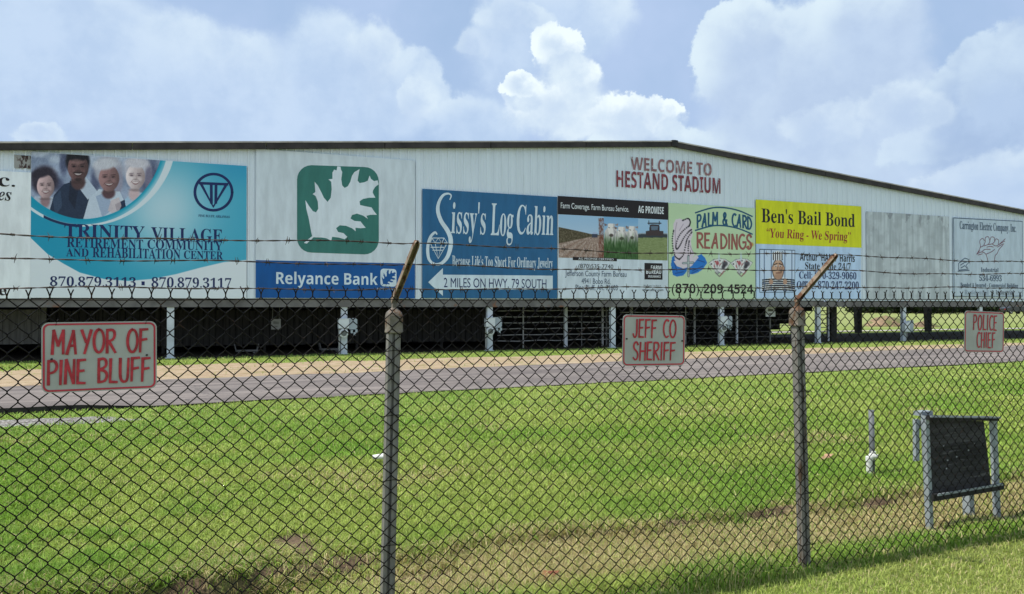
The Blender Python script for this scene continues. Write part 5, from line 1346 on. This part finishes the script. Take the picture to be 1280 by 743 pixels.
# far trees
M_bark = mat('tree_bark', (.09, .07, .055), .95, var=.3, scale=5)
M_leaf = mat_attr('tree_leaves', rough=.7, translucent=.25, spec=.15)
def far_tree(x_, y_, h, w_, seed, label):
    rg = np.random.default_rng(seed)
    r_ = empty('broadleaf_tree', (x_, y_, .42), label, 'tree', 'dark trees beyond the far field', rz=seed)
    m_ = MB(); m_.tube([(0, 0, -.3), (.1, 0, h * .25), (.0, .1, h * .55), (.1, .1, h * .85)], [.35, .26, .17, .05], 8)
    for k in range(6):
        a = k * 1.05 + seed; z_ = h * (.25 + .07 * k); m_.tube([(0, 0, z_), (math.cos(a) * w_ * .3, math.sin(a) * w_ * .3, z_ + h * .12), (math.cos(a) * w_ * .6, math.sin(a) * w_ * .6, z_ + h * .2)], [.13, .08, .03], 6)
    m_.build('trunk', M_bark, r_)
    nc = 60; c = rg.normal(size=(nc, 3)); c /= np.linalg.norm(c, axis=1)[:, None]; c *= rg.random((nc, 1)) ** .4
    c = c * np.array([w_, w_, h * .5]) + np.array([0, 0, h * .45]); c[:18, 2] = rg.uniform(.2, 1.6, 18); c[:18, :2] *= 1.1; rad = rg.uniform(.10, .24, nc) * w_ + .3
    N = 4200; ci = rg.integers(0, nc, N); d = rg.normal(size=(N, 3)); d /= np.linalg.norm(d, axis=1)[:, None]
    p = c[ci] + d * rad[ci][:, None] * (rg.random((N, 1)) ** .5); p[:, 2] = np.maximum(p[:, 2], .0 + .6 * rg.random(N))
    u = rg.normal(size=(N, 3)); u /= np.linalg.norm(u, axis=1)[:, None]; v = np.cross(u, rg.normal(size=(N, 3))); v /= np.linalg.norm(v, axis=1)[:, None]
    sz = rg.uniform(.16, .38, (N, 1))
    V = np.stack([p - u * sz, p + v * sz * .6, p + u * sz, p - v * sz * .6], 1).reshape(-1, 3)
    tone = rg.uniform(.6, 1.25, (nc, 1))[ci] * rg.uniform(.8, 1.2, (N, 1)); colr = np.repeat(np.array([[.020, .034, .011]]) * tone, 4, 0)
    np_mesh('crown', V, np.arange(N * 4), 4, M_leaf, colr, r_)
for k, (px, Yd, h, w_) in enumerate(((1080, 150, 9, 4.5), (1104, 140, 8, 5), (1128, 150, 10, 5.5), (1150, 136, 9, 5), (1170, 142, 9.5, 5.5), (1188, 150, 11, 5.5), (1232, 158, 9, 5), (1296, 165, 10, 6), (1352, 150, 9, 5), (1420, 160, 10, 6))):
    far_tree((px - CX) / F * Yd, Yd, h, w_, 20 + k, 'dark leafy tree in the row beyond the far field, seen below the stadium wall')

# ================================================================== GRASS
def blades(name, px, py, tall, wid, colfn, lean=.6, sel=None, clump=0.0):
    """one mesh of tapered bent blades rooted at ground points seen at (px, py)"""
    y = py - CY; x = px - CX; c_, si = math.cos(PITCH), math.sin(PITCH)
    X, Y, Z = x, F * c_ + y * si, F * si - y * c_
    t = -EYE / Z; wx, wy = X * t, Y * t
    s = wx * DX + wy * DY; q = wx * NX + wy * NY
    keep = sel(s, q); s, q = s[keep], q[keep]; N = len(s)
    dist = np.hypot(s, q)
    z = terrain(s, q)
    h = tall(s, q) * RNG.uniform(.55, 1.3, N); w_ = np.maximum(wid, .00085 * dist) * RNG.uniform(.7, 1.4, N)
    an = RNG.uniform(0, 2 * np.pi, N); fa = an + RNG.uniform(-.9, .9, N) + np.pi / 2
    ln = RNG.uniform(.1, lean, N) * h * 1.6
    dx, dy = np.cos(an), np.sin(an); wx_, wy_ = np.cos(fa) * w_ * .5, np.sin(fa) * w_ * .5
    base = np.stack([s, q, z - .006], -1); wv = np.stack([wx_, wy_, 0 * wx_], -1)
    m1 = base + np.stack([dx * ln * .30, dy * ln * .30, h * .58], -1); tp = base + np.stack([dx * ln, dy * ln, h * (1 - .30 * (ln / h) ** 2).clip(.25)], -1)
    V = np.stack([base - wv, base + wv, m1 + wv * .8, m1 - wv * .8, tp], 1).reshape(-1, 3)
    b0 = np.arange(N)[:, None] * 5
    fcs = np.concatenate([b0 + np.array([[0, 1, 2]]), b0 + np.array([[0, 2, 3]]), b0 + np.array([[3, 2, 4]])], 1).ravel()
    c = colfn(s, q, N); c = np.repeat(c, 5, 0)
    o = np_mesh(name, V, fcs, 3, M_grass, c); o.rotation_euler = (0, 0, ROTZ); return tag(o, kind='stuff')
LG = [sq(bx0, by0), sq(bx1, by1)]
def off_legs(s, q): return np.minimum(np.hypot(s - LG[0][0], q - LG[0][1] + .12), np.hypot(s - LG[1][0], q - LG[1][1] + .1)) > .24 * RNG.random(len(s)) ** .5
BS_, BQ_ = sq((bx0 + bx1) / 2, (by0 + by1) / 2)
M_grass = mat_attr('grass_blade', rough=.6, translucent=.34, spec=.12)
G1, G2, G3 = np.array([.215, .355, .052]), np.array([.365, .45, .108]), np.array([.12, .26, .03]); DRY = np.array([.56, .48, .26]); DRY2 = np.array([.42, .34, .17])
def lawn_col(s, q, N):
    t = fbm(s * .45 + 5, q * .55, 4)[:, None]; k = sstep(.36, .64, t)
    c = G1 * (1 - k) + G2 * k
    lush = sstep(.56, .68, fbm(s * .7 + 60, q * 1.0 + 20, 4))[:, None] * .42; nl = (sstep(.40, .60, fbm(s * 1.6 + 11, q * 2.2 + 3, 3)) * .62 * sstep(8.2, 6.0, q) * sstep(GT + .3, GT - .8, s) + .0 * s)[:, None]; lush = np.maximum(lush, nl); c = c * (1 - lush) + np.array([.125, .285, .028]) * 1.15 * lush
    d = dry_fn(s, q); isd = RNG.random(N) < np.clip(d * .74 + .05 + .06 * sstep(9, 16, q), 0, .92)
    dc = np.where((RNG.random(N) < .6)[:, None], DRY, DRY2)
    c = np.where(isd[:, None], dc, c)
    far = (.30 * sstep(8, 15, q))[:, None]; c = c * (1 - far) + np.array([.33, .40, .16]) * far
    return c * RNG.uniform(.45, 1.5, (N, 1))
def pts_img(n_, y0, y1, x0=-90, x1=1370, p=1.0):
    return RNG.uniform(x0, x1, n_), y0 + (y1 - y0) * RNG.random(n_) ** p
bare_keep = lambda s, q: RNG.random(len(s)) > bare_fn(s, q) * .93
# lawn between ditch and road
px, py = pts_img(520000, 452, 800)
gl = lambda s, q: np.sqrt(((s - gc_s + .9) / 2.6) ** 2 + ((q - gc_q - .22) / .52) ** 2) + .7 * (fbm(s * 1.1, q * 3) - .5)
blades('lawn_grass', px, py, lambda s, q: (.040 + .030 * fbm(s * .9, q * .9, 3)) * (1 + .55 * sstep(.45, .62, fbm(s * 1.6 + 11, q * 2.2 + 3, 3)) * sstep(8.2, 6.0, q) * sstep(GT + .3, GT - .8, s)) * (1 + .5 * sstep(6.4, 5.2, q) * sstep(1.1, 1.7, np.hypot(s - BS_, q - BQ_))), .0038, lawn_col, 1.1,
       lambda s, q: (q > QF + .12) & (q < road_near(s) + .05) & off_legs(s, q) & bare_keep(s, q) & (gl(s, q) > .75 + .7 * RNG.random(len(s)) ** 2))
# strips of grass before the stadium
px, py = pts_img(45000, 424, 470)
def strip_sel(s, q):
    dd = q - dirt_far(s) + 1.2 * (fbm(s * .7, q * 1.6, 4) - .5)
    return (q < WQ + .2) & ((dd > -.1) | ((RNG.random(len(s)) < .04) & (q > road_far(s) + .5)))
blades('verge_grass', px, py, lambda s, q: .07 + 0 * s, .004, lawn_col, .7, strip_sel)
# long grass hanging from the lip and along the foot of the mesh
def long_col(s, q, N):
    k = RNG.random((N, 1)); c = G1 * (1 - k) + G3 * k; isd = RNG.random(N) < .24 + .45 * dry_fn(s, q)
    return np.where(isd[:, None], DRY, c) * RNG.uniform(.7, 1.25, (N, 1))
def lipsel(s, q):
    d = np.abs(q - lip(s) - .02); return (d < .10) & (RNG.random(len(s)) < .95 * sstep(sq_pix(480, 700)[0] + .2, sq_pix(330, 700)[0], s) + .16) & bare_keep(s, q)
px, py = pts_img(240000, 590, 790); blades('lip_grass', px, py, lambda s, q: .075 + .05 * fbm(s * 2, q * 2), .0045, long_col, 1.3, lipsel)
def footsel(s, q):
    d = q - QF; c = .55 + .45 * sstep(.42, .55, fbm(s * 1.6 + 9, q * 0 + 1)); return (d > -.10) & (d < .30) & off_legs(s, q) & (RNG.random(len(s)) < c * sstep(.32, .0, np.abs(d - .07)))
px, py = pts_img(190000, 640, 860); blades('fence_foot_grass', px, py, lambda s, q: .055 + .10 * sstep(.40, .75, fbm(s * 1.3 + 4, q * 0 + 7, 3)) * (.35 + .65 * sstep(1.0, 1.6, np.hypot(s - BS_, q - BQ_))), .0042, long_col, .75, footsel)
# mown side where the camera stands
def mown_col(s, q, N):
    k = sstep(.35, .65, fbm(s * 1.2, q * 1.2, 4))[:, None]; c = G2 * 1.08 * (1 - k) + np.array([.36, .42, .11]) * k
    isd = RNG.random(N) < .16; c = np.where(isd[:, None], DRY, c); return c * RNG.uniform(.72, 1.28, (N, 1))
px, py = pts_img(150000, 660, 900, -90, 1420)
blades('mown_grass', px, py, lambda s, q: .040 + 0 * s, .0034, mown_col, .9, lambda s, q: (q < QF + .02) & (q > 1.2))
